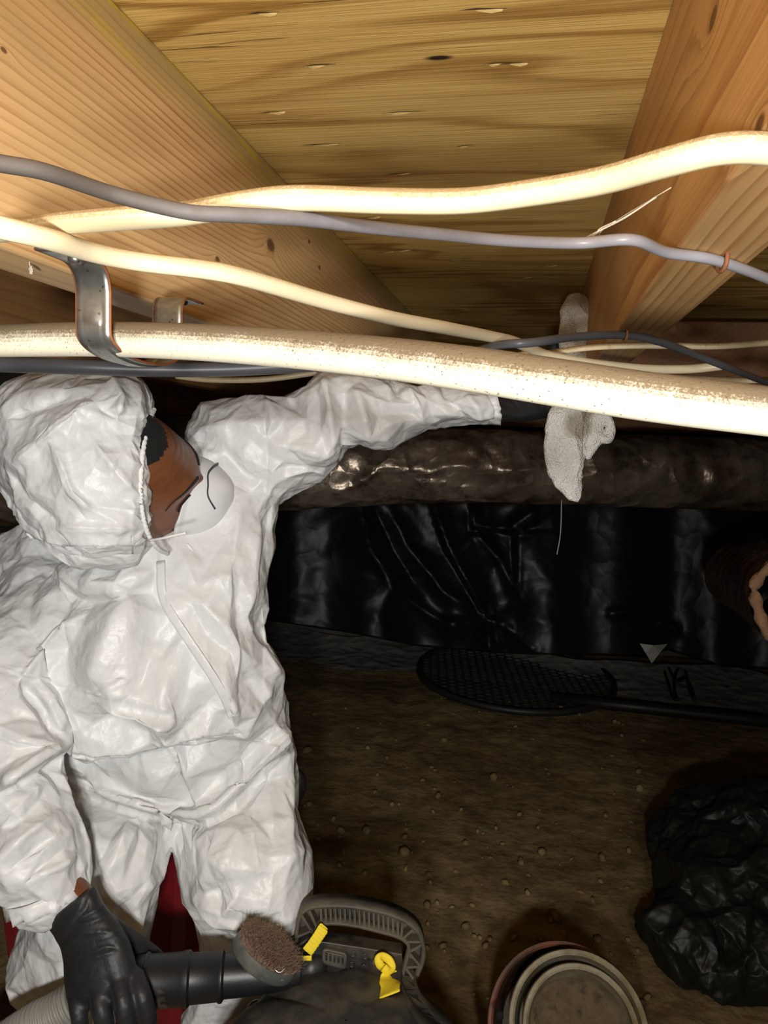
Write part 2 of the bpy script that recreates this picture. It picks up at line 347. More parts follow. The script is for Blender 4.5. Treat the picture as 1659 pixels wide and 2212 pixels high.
# lines further back on the left, behind the pipe
cable('cable', [(-40, 786, None, .86), (150, 792, None, .86), (330, 798, None, .88), (500, 797, None, .9), (690, 786, None, .92), (860, 770, None, .95)], 18, 18, DGREY,
      'thick dark grey cable behind the white pipe, just over the hood')
cable('cable', [(380, 812, None, 1.2), (450, 820, None, 1.2), (560, 820, None, 1.2), (660, 808, None, 1.2), (760, 790, None, 1.2)], 10, 8, CREAM, 'cream cable far back between hood and raised sleeve')
cable('cable', [(-60, 772, None, 1.15), (40, 782, None, 1.15), (160, 800, None, 1.15), (300, 812, None, 1.2)], 10, 8, CREAM, 'cream cable in the dark above the left of the hood')
pp = [(-90, 736, .515), (0, 736, .505), (200, 733, .478), (400, 738, .45), (600, 751, .425), (800, 770, .395), (1000, 795, .365), (1200, 826, .343), (1400, 857, .332), (1660, 889, .328), (1800, 905, .325)]
tube_obj('water_pipe', spline([P(*p) for p in pp], 8), .0110, PIPE, seg=28, label='dusty cream-white plastic pipe crossing the whole picture under the joists', cat='pipe')
# ---------------------------------------------------------------- steel strap
def galv():
    t = NT('galvanised_steel'); v = t.map(); n = t.noise(v, 70, 4, .6)
    c = t.ramp(n, [(.3, (.20, .20, .18)), (.6, (.36, .36, .33)), (.75, (.45, .45, .43))])
    c = t.mix(t.ramp(t.voro(v, 160, 'F1'), [(.08, .8), (.16, 0.0)]), c, (.08, .07, .06)); t.bump(t.noise(v, 160, 3), .15, .001)
    return t.done(c, t.ramp(n, [(.3, .42), (.7, .3)]), .85)
GALV = galv(); RUST = plain('rusty_steel', (.24, .085, .03), .75, .2, var=.4, scale=200, bump=.4)
sx = -.3205
pz = P(190, 733, .48); py, pzz = pz[1], pz[2]
t0 = ONZ(130, 556, HBL)
sx = t0[0] + .012
zb = H + HBL - .001
yf, yr = ONZ(165, 566, HBL)[1], ONZ(262, 634, HBL)[1]
zl = pzz - .0125
prof = [(yf - .035, zb), (yf - .02, zb), (yf - .008, zb - .0005), (yf - .001, zb - .004), (yf + .003, zb - .012), (yf + .0035, zb - .024), (yf + .0035, pzz + .004)]
cyc, rad = (yf + .0035 + yr) / 2, (yr - yf - .0035) / 2
for a in np.linspace(10, 170, 14): prof.append((cyc - rad * math.cos(math.radians(a)), pzz + .003 - (pzz + .003 - zl) * math.sin(math.radians(a)) ** .8))
prof += [(yr, pzz + .004), (yr, zb - .012), (yr + .002, zb - .005), (yr + .007, zb - .001), (yr + .02, zb), (yr + .034, zb)]
prof = spline([(0, a, b) for a, b in prof], 3)
cs = [(-.0112, 0), (-.0075, 0), (-.0055, 0), (-.0045, .0013), (.0045, .0013), (.0055, 0), (.0075, 0), (.0112, 0)]      # ribbed section
t, A, B = frames(prof, up=(1, 0, 0))
V, Fc = [], []
npf, nc = len(prof), len(cs)
for k in range(npf):
    rib = min(1, max(0, (k - 14) / 5.)) * min(1, max(0, (npf - 14 - k) / 5.))
    for (u, h) in cs: V.append(np.array([sx, prof[k][1], prof[k][2]]) + np.array([u, 0, 0]) + A[k] * (h * rib))
Fc = [(k * nc + j, k * nc + j + 1, (k + 1) * nc + j + 1, (k + 1) * nc + j) for k in range(npf - 1) for j in range(nc - 1)]
st = thing('pipe_strap', 'galvanised steel strap hanging the white pipe from the left joist', 'strap')
o = put(mesh(V, Fc), 'strap_band', GALV, st); md = o.modifiers.new('thick', 'SOLIDIFY'); md.thickness = .0016; md.offset = 0; sharp(o, 35)
for u in (-.0112, .0112):
    tube_obj('rusty_edge', [np.array([sx + u, q[1], q[2]]) for q in prof], .0009, RUST, st, seg=6, up=(1, 0, 0))
for yy in (yf - .014, yr + .022):
    Vv, Ff = lathe([(0.0001, -.003), (.003, -.0026), (.0045, -.001), (.0047, .0005)], 16); put(mesh(xf(Vv, (np.eye(3), np.array([sx, yy, zb - .001]))), Ff), 'screw_head', GALV, st)
# rusty staples holding cables under the right joist
def staple(x, y, zc, r, label):
    c = ONZ(x, y, zc); top = H + HBR + .002; pts = []
    for a in np.linspace(0, 180, 10): pts.append(c + np.array([math.cos(math.radians(a)) * r * 0.25, -math.cos(math.radians(a)) * r, -math.sin(math.radians(a)) * r * .95]))
    pts = [np.array([pts[0][0], pts[0][1], top])] + pts + [np.array([pts[-1][0], pts[-1][1], top])]
    tube_obj('cable_staple', spline(pts, 3), .0013, RUST, seg=8, up=(.3, .2, .9), label=label, cat='staple')
staple(1560, 566, .1045, .0052, 'rusty wire staple around the thin grey cable')
staple(1350, 724, .1045, .0056, 'rusty wire staple around the dark grey arching cable')
# ---------------------------------------------------------------- the worker
def pxaxes(Z): return CAMR * (Z / F), -CAMU * (Z / F)            # one pixel right / down at depth Z
def ringpts(rings, seg=24, power=2.2):
    """rings: (x0,y0, x1,y1, Z, half depth[, dx,dy px shift of the far side]) -> closed loft"""
    V = []
    th = np.linspace(0, 2 * np.pi, seg, endpoint=False); e = 2 / power
    c, s = np.cos(th), np.sin(th); c, s = np.sign(c) * abs(c) ** e, np.sign(s) * abs(s) ** e
    for r in rings:
        x0, y0, x1, y1, Z, d = r[:6]; dx, dy = (r[6], r[7]) if len(r) > 7 else (0, 0)
        c0 = P((x0 + x1) / 2, (y0 + y1) / 2, Z); a = P(x1, y1, Z) - c0
        # silhouettes of a deep ring lie nearer than its centre plane: pull the half width in a touch
        b = P((x0 + x1) / 2 + dx, (y0 + y1) / 2 + dy, Z + d) - c0
        V.append(c0 + a[None] * c[:, None] + b[None] * s[:, None])
    n = len(V); V = np.vstack(V); Fc = []
    for i in range(n - 1):
        for j in range(seg):
            k = (j + 1) % seg; Fc.append((i * seg + j, i * seg + k, (i + 1) * seg + k, (i + 1) * seg + j))
    c0, c1 = len(V), len(V) + 1; V = np.vstack([V, V[:seg].mean(0), V[-seg:].mean(0)])
    for j in range(seg):
        k = (j + 1) % seg; Fc.append((c0, k, j)); Fc.append((c1, (n - 1) * seg + j, (n - 1) * seg + k))
    return V, Fc
def limb(pts, seg=16, n=5):                # pts: (world point, radius) -> tapered closed tube with round ends
    p = np.array([list(q[0]) + [q[1]] for q in pts], float); q = spline(p, n); path, r = q[:, :3], q[:, 3]
    t0 = path[0] - path[1]; t0 /= np.linalg.norm(t0); t1 = path[-1] - path[-2]; t1 /= np.linalg.norm(t1)
    path = np.vstack([path[0] + t0 * r[0] * .9, path[0] + t0 * r[0] * .6, path, path[-1] + t1 * r[-1] * .6, path[-1] + t1 * r[-1] * .9])
    r = np.concatenate([[r[0] * .3, r[0] * .75], r, [r[-1] * .75, r[-1] * .3]])
    return tube(path, r, None, seg, up=(.31, .22, .93))
def ellipsoid(c, ax, r, seg=28):
    V, Fc = lathe([(math.sin(a), -math.cos(a)) for a in np.linspace(.02, math.pi - .02, 18)], seg, cap=True)
    return np.asarray(c) + (V * np.asarray(r)) @ np.asarray(ax), Fc
def remesh(parts, voxel, smooth_it=4, fac=.5):
    V, Fc, o = [], [], 0
    for v, f in parts:
        V.append(np.asarray(v)); Fc += [tuple(i + o for i in q) for q in f]; o += len(v)
    me = mesh(np.vstack(V), Fc); bm = bmesh.new(); bm.from_mesh(me)
    # make every shell face outwards so that the voxel union is solid
    bmesh.ops.recalc_face_normals(bm, faces=bm.faces[:]); bm.to_mesh(me); bm.free()
    ob = bpy.data.objects.new('tmp', me); COL.objects.link(ob)
    m = ob.modifiers.new('r', 'REMESH'); m.mode = 'VOXEL'; m.voxel_size = voxel
    if smooth_it: s = ob.modifiers.new('s', 'SMOOTH'); s.iterations = smooth_it; s.factor = fac
    dg = bpy.context.evaluated_depsgraph_get(); dg.update()
    out = bpy.data.meshes.new_from_object(ob.evaluated_get(dg)); bpy.data.objects.remove(ob); bpy.data.meshes.remove(me)
    return out
def getV(me): a = np.empty(len(me.vertices) * 3, np.float32); me.vertices.foreach_get('co', a); return a.reshape(-1, 3).astype(float)
def getN(me): a = np.empty(len(me.vertices) * 3, np.float32); me.vertices.foreach_get('normal', a); return a.reshape(-1, 3).astype(float)
def setV(me, V): me.vertices.foreach_set('co', np.asarray(V, np.float32).ravel()); me.update()
_rot = [Matrix.Rotation(1.1, 3, Vector((.3, .8, .5))), Matrix.Rotation(2.3, 3, Vector((.9, -.2, .4))), Matrix.Rotation(.5, 3, Vector((-.4, .5, .8)))]
def crumple(V, cell, seed=0, metric='MANHATTAN', warp=.35):
    """faceted paper-like height field (0 mean), one cell about `cell` metres"""
    R = _rot[seed % 3]; out = np.empty(len(V)); s = 1.0 / cell; off = Vector((seed * 3.7, seed * 1.3, seed * 2.1)); nz, vo = mnoise.noise, mnoise.voronoi
    for i, v in enumerate(V):
        p = R @ Vector(v) * s + off
        q = p + Vector((nz(p), nz(p + Vector((5.2, 1.3, 7.7))), nz(p + Vector((2.2, 9.3, 4.1))))) * warp
        d = vo(q, distance_metric=metric)[0]; out[i] = d[0] - .45 * d[1]
    return out - out.mean()
def creases(V, N, lst, dmax=None):
    """sculpt folds: ((x,y),...), width px, height m, kind r/v/s  — laid along the surface that faces the lens"""
    X, Y, Z = PROJ(V); toward = ORG - V; toward /= np.linalg.norm(toward, axis=1)[:, None]; face = np.clip((np.einsum('ij,ij->i', N, toward) - .05) * 3, 0, 1)
    h = np.zeros(len(V))
    for pts, wd, ht, kind in lst:
        best = np.full(len(V), 1e9); side = np.zeros(len(V)); par = np.zeros(len(V)); n = len(pts) - 1
        for i in range(n):
            a, b = np.array(pts[i], float), np.array(pts[i + 1], float); d = b - a; L = d @ d
            tt = ((X - a[0]) * d[0] + (Y - a[1]) * d[1]) / L; tc = np.clip(tt, 0, 1)
            ex, ey = X - a[0] - d[0] * tc, Y - a[1] - d[1] * tc; dist = np.hypot(ex, ey); m = dist < best
            best[m] = dist[m]; side[m] = ((d[0] * ey - d[1] * ex) / math.sqrt(L))[m]; par[m] = ((i + tc) / n)[m]
        fade = np.clip(np.minimum(par, 1 - par) * 5 + .25, 0, 1)
        if kind == 'r': g = np.exp(-best / wd)
        elif kind == 'v': g = -np.exp(-best / wd)
        elif kind == 'g': g = np.exp(-(best / wd) ** 2)
        elif kind == 'd':                    # an overhang: bulges, then slopes away for wd pixels on the right-hand side of travel
            g = np.where(side < 0, np.exp(np.minimum(side, 0) / 60.), np.where(side < wd, 1 - 1.6 * side / wd, -.6 * np.exp(-np.maximum(side - wd, 0) / 60.))) * np.exp(-np.maximum(best - abs(side), 0) / 25.)
        else:                                # step: raised on the left of the direction of travel, dropping sharply
            ss = side / wd; g = np.where(ss < 0, np.exp(ss * .5), -.45 * np.exp(-ss * .6)); g = g * (best < abs(side) * 1.6 + 6)
            edge = np.clip(ss / .22, -1, 1); g = np.where(abs(ss) < .22, (edge * -.725) + .275, g)
        h += ht * g * fade * face
    return h
def facets(me, faces, levels, smooth_it):
    """a stiff sheet breaks into flat facets between sharp creases: collapse to a few large faces, then refine again"""
    ob = bpy.data.objects.new('tmp', me); COL.objects.link(ob); d = ob.modifiers.new('d', 'DECIMATE'); d.ratio = faces / (2.0 * len(me.polygons)); d.use_collapse_triangulate = True
    s = ob.modifiers.new('s', 'SUBSURF'); s.subdivision_type = 'SIMPLE'; s.levels = levels
    if smooth_it: m = ob.modifiers.new('m', 'SMOOTH'); m.iterations = smooth_it; m.factor = .5
    dg = bpy.context.evaluated_depsgraph_get(); dg.update(); out = bpy.data.meshes.new_from_object(ob.evaluated_get(dg)); bpy.data.objects.remove(ob); bpy.data.meshes.remove(me); return out
def tyvek():
    t = NT('white_nonwoven_suit'); v = t.map()
    n = t.noise(v, 9, 3, .6); c = t.mix(n, (.67, .68, .67), (.74, .74, .73))
    vo = t.voro(t.map(src=t.vmath('ADD', v, t.vmath('MULTIPLY', t.noise(v, 9, 2, out='Color'), (.07, .07, .07)))), 26, 'F1')
    v2 = t.voro(t.map(src=t.vmath('ADD', v, t.vmath('MULTIPLY', t.noise(v, 22, 2, out='Color'), (.03, .03, .03)))), 70, 'F1')
    rd = t.math('ABSOLUTE', t.math('SUBTRACT', t.noise(v, 16, 4, .55, .4), .5))
    h = t.math('ADD', t.math('MULTIPLY', vo, .9), t.math('ADD', t.math('MULTIPLY', v2, .22), t.math('MULTIPLY', rd, 1.2)))
    t.bump(h, .42, .008)
    m = t.done(c, .42, 0, .4); t.b.inputs['Subsurface Weight'].default_value = .0
    return m
TYV = tyvek()
worker = thing('person', 'person in white hooded coverall and dust mask wiping overhead with raised arm', 'person')
# --- coverall
torso = [(290, 1010, 500, 930, 1.19, .07), (150, 1200, 585, 1060, 1.17, .095), (60, 1275, 592, 1165, 1.165, .12), (0, 1370, 586, 1290, 1.16, .14), (-15, 1455, 575, 1385, 1.165, .15), (-15, 1530, 606, 1450, 1.175, .155),
         (0, 1600, 626, 1520, 1.19, .155), (40, 1655, 632, 1590, 1.21, .145), (90, 1705, 636, 1645, 1.225, .135), (130, 1755, 640, 1700, 1.245, .12), (190, 1790, 600, 1745, 1.26, .10)]
legR = [(130, 1690, 390, 1700, 1.25, .115), (112, 1755, 378, 1765, 1.225, .12), (90, 1820, 368, 1815, 1.20, .12), (66, 1900, 352, 1880, 1.175, .115), (48, 1980, 332, 1970, 1.165, .11), (30, 2060, 322, 2050, 1.17, .105),
        (16, 2125, 300, 2140, 1.18, .095), (20, 2165, 250, 2200, 1.19, .085), (60, 2200, 230, 2240, 1.2, .07)]
legL = [(350, 1690, 640, 1660, 1.25, .115), (372, 1750, 648, 1720, 1.225, .12), (376, 1790, 655, 1770, 1.20, .12), (380, 1850, 676, 1842, 1.18, .12), (386, 1905, 672, 1905, 1.17, .115), (402, 1960, 662, 1965, 1.165, .11),
        (428, 2012, 648, 2020, 1.18, .10), (440, 2060, 636, 2065, 1.2, .095), (425, 2130, 600, 2130, 1.23, .09), (396, 2210, 565, 2215, 1.25, .085), (385, 2290, 540, 2300, 1.26, .08), (380, 2370, 530, 2380, 1.27, .08)]
armL = [(400, 935, 540, 1130, 1.18, .075), (432, 872, 575, 1105, 1.175, .08), (520, 842, 600, 1074, 1.165, .08), (610, 848, 662, 1046, 1.155, .075), (668, 826, 712, 1022, 1.15, .075), (705, 800, 738, 1000, 1.145, .074),
        (735, 803, 750, 972, 1.14, .066), (790, 812, 832, 976, 1.14, .068), (850, 815, 880, 955, 1.14, .062), (920, 832, 930, 930, 1.14, .054), (985, 846, 1000, 920, 1.14, .046), (1035, 850, 1052, 912, 1.14, .042), (1052, 850, 1072, 908, 1.14, .040)]
armR = [(P(100, 1290, 1.19), .078), (P(52, 1385, 1.12), .080), (P(28, 1490, 1.06), .076), (P(20, 1585, 1.03), .077), (P(38, 1690, 1.005), .062), (P(52, 1775, .995), .060), (P(78, 1855, .985), .060), (P(98, 1915, .985), .055)]
parts = [ringpts(torso), ringpts(legR), ringpts(legL), ringpts(armL), limb(armR)]
# the far shoulder behind the hood
parts.append(limb([(P(150, 1240, 1.25), .10), (P(60, 1240, 1.28), .085), (P(-20, 1320, 1.26), .075)]))
me = remesh(parts, .006, 6, .5)
V, N = getV(me), getN(me)
X, Y, Zd = PROJ(V)
h = crumple(V, .16, 1) * .014 + crumple(V, .075, 2, warp=.5) * .0065
soft = np.clip((Y - 1250) / 60, 0, 1) * np.clip((1560 - Y) / 60, 0, 1) * (X > 150) * (X < 480)        # the taut chest panel
h *= 1 - .6 * soft
sm = crumple(V, .034, 0, warp=.6) * .0028
rough = .35 + 1.1 * np.clip(1 - np.hypot(X - 40, Y - 1500) / 130, 0, 1) + .8 * np.clip(1 - np.hypot(X - 560, Y - 1980) / 150, 0, 1) + .5 * (X > 600) * (Y < 1100)
h += sm * rough
CR = [(((344, 1206), (351, 1292), (392, 1359), (463, 1464), (501, 1535), (506, 1565)), 16, .011, 's'),
      (((422, 1288), (480, 1350), (527, 1430)), 14, .007, 'r'), (((497, 1170), (515, 1300), (527, 1430), (519, 1560)), 14, .012, 'v'),
      (((560, 1130), (548, 1240), (540, 1330)), 16, .008, 'r'), (((520, 1080), (500, 1200), (490, 1300)), 18, .007, 'r'),
      (((385, 1354), (342, 1427)), 6, .005, 'v'), (((340, 1434), (280, 1462), (209, 1500)), 9, .004, 'r'), (((340, 1434), (362, 1510), (376, 1580)), 14, .007, 'r'),
      (((239, 1508), (300, 1524), (372, 1547)), 22, .014, 's'), (((180, 1575), (240, 1550), (330, 1545)), 22, .009, 'v'),
      (((330, 1600), (362, 1570), (372, 1547)), 14, .008, 'r'), (((378, 1600), (420, 1545), (470, 1500)), 18, .009, 'v'),
      (((490, 1587), (430, 1597), (359, 1613), (280, 1632), (202, 1638), (150, 1626)), 16, -.012, 's'),
      (((97, 1662), (180, 1697), (262, 1725), (340, 1748), (422, 1762), (467, 1744), (540, 1672), (613, 1598), (634, 1570)), 11, .016, 'r'),
      (((120, 1655), (200, 1692), (300, 1722), (415, 1738)), 9, .009, 'v'), (((450, 1715), (520, 1650), (600, 1570)), 13, .010, 'v'),
      (((110, 1690), (220, 1735), (330, 1772), (425, 1785), (480, 1762), (560, 1690), (630, 1630)), 12, .016, 'v'),
      (((359, 1613), (389, 1658), (426, 1748)), 13, .012, 's'),
      (((553, 1374), (585, 1425), (617, 1479)), 12, .007, 'r'), (((530, 1450), (560, 1510), (612, 1540)), 16, .007, 'v'), (((600, 1480), (560, 1530), (528, 1590)), 12, .006, 'r'),
      (((149, 1330), (100, 1390), (41, 1464)), 12, .010, 's'), (((45, 1475), (90, 1531), (120, 1588)), 11, .016, 'v'), (((70, 1470), (108, 1520), (138, 1590)), 10, .010, 'r'),
      (((295, 1270), (250, 1370), (213, 1486)), 55, .010, 'g'), (((330, 1290), (320, 1400)), 40, -.006, 'g'),
      (((120, 1236), (176, 1277), (262, 1275), (329, 1238)), 14, .009, 'r'), (((130, 1262), (180, 1300), (270, 1296), (340, 1262)), 13, .006, 'v'),
      (((120, 1614), (60, 1655), (0, 1700)), 12, .016, 'r'), (((125, 1640), (70, 1680), (0, 1722)), 10, .012, 'v'), (((0, 1600), (60, 1600), (110, 1615)), 8, .006, 'r'), (((0, 1560), (50, 1545), (90, 1560)), 8, .006, 'v'),
      (((22, 1882), (70, 1840), (117, 1804)), 9, .007, 'v'), (((0, 1860), (60, 1800), (130, 1752)), 12, .007, 'r'), (((10, 1795), (60, 1760), (110, 1700)), 12, .006, 'v'), (((30, 1905), (110, 1880), (170, 1850)), 10, .006, 'r'),
      (((412, 1782), (414, 1850), (421, 1916)), 10, .009, 'v'), (((629, 1652), (632, 1760), (625, 1877)), 9, .005, 'r'), (((520, 1780), (480, 1880), (452, 1918)), 22, .006, 'r'), (((560, 1740), (590, 1830), (560, 1930)), 26, .006, 'v'),
      (((451, 1916), (490, 1962), (538, 1988), (600, 1970)), 10, .009, 'v'), (((434, 1960), (477, 1975), (516, 1934)), 9, .008, 'r'), (((470, 1990), (520, 2010), (600, 2000), (650, 1970)), 10, .008, 'r'), (((470, 1940), (476, 1900)), 8, .006, 'v'), (((440, 2020), (520, 2040), (620, 2030)), 10, .009, 'v'),
      (((278, 1765), (255, 1840), (226, 1903)), 16, .006, 'r'), (((317, 1770), (290, 1850), (269, 1915)), 14, .006, 'v'), (((143, 1704), (208, 1790), (230, 1900)), 13, .007, 'r'), (((160, 1720), (190, 1830), (200, 1920)), 14, .006, 'v'), (((325, 1900), (290, 1960), (300, 2040)), 12, .006, 'r'), (((270, 1950), (260, 2010), (280, 2050)), 12, .006, 'v'),
      (((745, 850), (738, 910), (742, 968)), 10, .007, 'v'), (((700, 812), (712, 880), (722, 985)), 11, .009, 'r'), (((760, 830), (790, 900), (800, 965)), 12, .008, 'r'), (((850, 815), (862, 860)), 7, .008, 'v'), (((880, 830), (905, 880), (920, 930)), 10, .007, 'r'),
      (((950, 838), (990, 880), (1010, 918)), 8, .007, 'v'), (((1000, 846), (1030, 880), (1040, 915)), 8, .007, 'r'), (((620, 860), (660, 900), (700, 915)), 12, .007, 'v'), (((560, 850), (600, 900), (560, 960)), 13, .007, 'r'), (((800, 900), (860, 890), (920, 900)), 9, .005, 'v'),
      (((572, 905), (578, 990), (572, 1064)), 8, .007, 'v'), (((425, 935), (500, 915), (575, 915)), 8, .007, 'r'), (((480, 960), (520, 1020), (560, 1040)), 13, .007, 'v'), (((590, 960), (660, 970), (720, 990)), 12, .007, 'r'), (((600, 1010), (650, 1010), (700, 1020)), 8, .005, 'v'), (((440, 970), (470, 1030), (520, 1080)), 14, .006, 'r'),
      (((585, 1090), (570, 1180), (560, 1260)), 9, .006, 'v'), (((575, 1300), (560, 1350), (580, 1400)), 12, .009, 'v')]
fine = np.clip(np.clip(1 - np.hypot(X - 40, Y - 1500) / 160, 0, 1) + np.clip(1 - np.hypot(X - 560, Y - 1990) / 170, 0, 1) + .6 * (X > 560) * (Y < 1090) + .5 * (X < 220) * (Y > 1600), 0, 1)
OV = [(((225, 1500), (300, 1522), (378, 1547)), 55, .024, 'd'), (((120, 1600), (202, 1618), (359, 1592), (492, 1566)), 42, .024, 'd'), (((200, 1715), (330, 1755), (432, 1768)), 30, .015, 'd'), (((115, 1222), (200, 1266), (262, 1266), (335, 1226)), 36, .015, 'd'),
      (((0, 1690), (60, 1650), (128, 1610)), 36, .018, 'd'), (((400, 1925), (480, 1975), (640, 1985)), 42, .012, 'd'), (((213, 1486), (250, 1370), (297, 1268)), 90, .017, 'd'), (((425, 1780), (432, 1920)), 45, .013, 'd'), (((519, 1560), (527, 1430), (500, 1180)), 40, .013, 'd'),
      (((40, 1465), (100, 1390), (152, 1330)), 40, .012, 'd'), (((590, 1070), (577, 990), (575, 910)), 40, .008, 'd'), (((300, 1780), (262, 1860), (240, 1960)), 40, .009, 'd'), (((0, 1900), (70, 1850), (130, 1800)), 30, .010, 'd')]
h = h * 1.4 + creases(V, N, CR) * 1.2 + creases(V, N, OV)
setV(me, V + N * h[:, None])
me = facets(me, 4200, 3, 2)
V, N = getV(me), getN(me)
h = creases(V, N, CR) * .6 + crumple(V, .03, 0, warp=.6) * .0018 * (.6 + .8 * np.clip((PROJ(V)[1] < 1090) * (PROJ(V)[0] > 380) + (PROJ(V)[0] < 200), 0, 1)) + crumple(V, .055, 1, warp=.5) * .0022
setV(me, V + N * h[:, None])
suit = put(me, 'coverall', TYV, worker)
# --- hood
hood_r = [(-30, 930, -25, 985, 1.06, .05), (-12, 870, -8, 1030, 1.05, .085), (8, 832, 18, 1082, 1.04, .105), (60, 812, 62, 1148, 1.03, .118), (140, 789, 112, 1198, 1.02, .122), (210, 786, 172, 1226, 1.015, .122), (272, 792, 232, 1232, 1.015, .118, 8, 0),
          (312, 820, 288, 1226, 1.015, .106, 5, -2), (330, 858, 322, 1196, 1.02, .090, 8, -3), (333, 885, 332, 1185, 1.02, .082, 10, -4)]
me = remesh([ringpts(hood_r, 40)], .005, 4, .5)
V, N = getV(me), getN(me); X, Y, Zd = PROJ(V)
h = crumple(V, .085, 1, warp=.4) * .011 + crumple(V, .04, 2, warp=.5) * .0035
HC = [(((203, 866), (120, 930), (25, 1005)), 12, .009, 'r'), (((21, 1024), (55, 1074), (131, 1136)), 10, .007, 'v'), (((118, 963), (156, 1064), (198, 1102)), 9, .008, 'r'), (((200, 950), (260, 1030), (290, 1060)), 10, .005, 'r'),
      (((0, 1055), (63, 1160), (139, 1178), (295, 1178)), 12, .008, 's'), (((139, 1174), (173, 1207)), 8, .006, 'v'), (((198, 1094), (295, 1106)), 8, .004, 'v'), (((150, 832), (170, 802), (290, 795)), 8, .006, 'v'), (((210, 880), (250, 900), (310, 900)), 7, .005, 'v'),
      (((160, 850), (90, 880), (20, 900)), 9, .006, 'v'), (((130, 1136), (200, 1140), (300, 1140)), 10, .006, 'r'), (((110, 1200), (200, 1215), (300, 1200)), 10, .007, 'v'), (((240, 810), (265, 860), (255, 900)), 8, .006, 'r'), (((300, 800), (335, 850), (320, 885)), 7, .008, 'v')]
h += creases(V, N, HC)
# gathers running back from the elastic
rim = spline([(331, 885), (318, 925), (308, 980), (304, 1050), (310, 1115), (322, 1160), (345, 1190)], 6)
dd = np.full(len(V), 1e9); ss = np.zeros(len(V)); acc = np.concatenate([[0], np.cumsum(np.hypot(*np.diff(rim, axis=0).T))])
for i in range(len(rim)):
    d = np.hypot(X - rim[i, 0], Y - rim[i, 1]); m = d < dd; dd[m] = d[m]; ss[m] = acc[i]
ph = np.array([mnoise.noise(Vector(v) * 20) for v in V])
h += np.exp(-dd / 26.) * (np.abs(((ss / 17 + ph * 1.2) % 1) - .5) * 2 - .5) * .006 - np.exp(-dd / 13.) * .004
setV(me, V + N * h[:, None])
me = facets(me, 1500, 3, 2)
V, N = getV(me), getN(me)
h = creases(V, N, HC) * .8 + crumple(V, .03, 0, warp=.6) * .0020
setV(me, V + N * h[:, None])
hood = put(me, 'hood', TYV, worker)
# --- head, neck and the body under the suit: one surface
HR = np.array([[.0527, .9937, .0987], [-.8808, -.0003, .4734], [.4705, -.1119, .8753]])   # columns: right, forward, up in camera axes
HO = P(258, 1034, 1.035); HS = 1.10
HM = M @ HR
def HL(p): return (np.atleast_2d(np.asarray(p, float)) * HS) @ HM.T + HO
bm = bmesh.new(); bmesh.ops.create_icosphere(bm, subdivisions=6, radius=1.0); D = np.array([v.co[:] for v in bm.verts]); FF = [tuple(v.index for v in f.verts) for f in bm.faces]; bm.free()
L = D * np.array([.079, .098, .118])
def gb(c, s): return np.exp(-(((L - np.array(c)) / np.array(s)) ** 2).sum(1))
jaw = np.clip((-.02 - L[:, 2]) / .09, 0, 1); L[:, 0] *= 1 - .32 * jaw ** 1.3; L[:, 1] += .012 * jaw
tmp = np.clip((L[:, 1] - .03) / .06, 0, 1) * np.clip((L[:, 2] + .03) / .04, 0, 1); L[:, 0] *= 1 - .10 * tmp
for sx_ in (-1, 1):
    L[:, 1] += .006 * gb((sx_ * .026, .088, .024), (.026, .03, .012)); L[:, 1] -= .011 * gb((sx_ * .032, .088, -.001), (.017, .03, .012)); L[:, 1] += .006 * gb((sx_ * .032, .085, -.003), (.014, .03, .009))
    L[:, 0] += sx_ * .004 * gb((sx_ * .055, .06, -.028), (.03, .03, .02))
L[:, 1] += .024 * gb((0, .1, -.034), (.013, .03, .012)) + .013 * gb((0, .1, -.014), (.009, .03, .022)); L[:, 1] += .006 * gb((0, .09, -.066), (.022, .03, .010)); L[:, 1] += .007 * gb((0, .09, -.1), (.02, .03, .016))
head = (HL(L), FF)
ears = [ellipsoid(HL((sx_ * .078, -.006, -.012))[0], HM.T, (.010 * HS, .018 * HS, .031 * HS), 16) for sx_ in (-1, 1)]
neck = limb([(HL((0, -.02, -.06))[0], .058), (P(300, 1180, 1.13), .06), (P(330, 1260, 1.19), .075)])
core = [limb([(P(330, 1230, 1.19), .085), (P(300, 1400, 1.2), .10), (P(310, 1560, 1.25), .085), (P(370, 1690, 1.30), .075)]),
        limb([(P(330, 1230, 1.19), .06), (P(480, 1000, 1.185), .055), (P(700, 915, 1.15), .036), (P(900, 882, 1.14), .018), (P(1080, 878, 1.145), .018)]),
        limb([(P(300, 1240, 1.2), .06), (P(90, 1300, 1.2), .05), (P(25, 1560, 1.05), .040), (P(90, 1850, .99), .033), (P(160, 1950, .985), .027), (P(205, 2030, .985), .028)]),
        limb([(P(270, 1690, 1.26), .08), (P(210, 1900, 1.18), .062), (P(150, 2180, 1.19), .05), (P(120, 2330, 1.2), .045)]),
        limb([(P(470, 1680, 1.26), .08), (P(530, 1880, 1.18), .062), (P(500, 2180, 1.24), .05), (P(455, 2360, 1.27), .045)])]
me = remesh([head, neck] + ears + core, .0032, 2, .4)
V = getV(me); Lc = (V - HO) @ HM / HS
for nm, a in (('head_up', Lc[:, 2]), ('head_fwd', Lc[:, 1]), ('head_side', Lc[:, 0])):
    at = me.attributes.new(nm, 'FLOAT', 'POINT'); at.data.foreach_set('value', a.astype(np.float32))
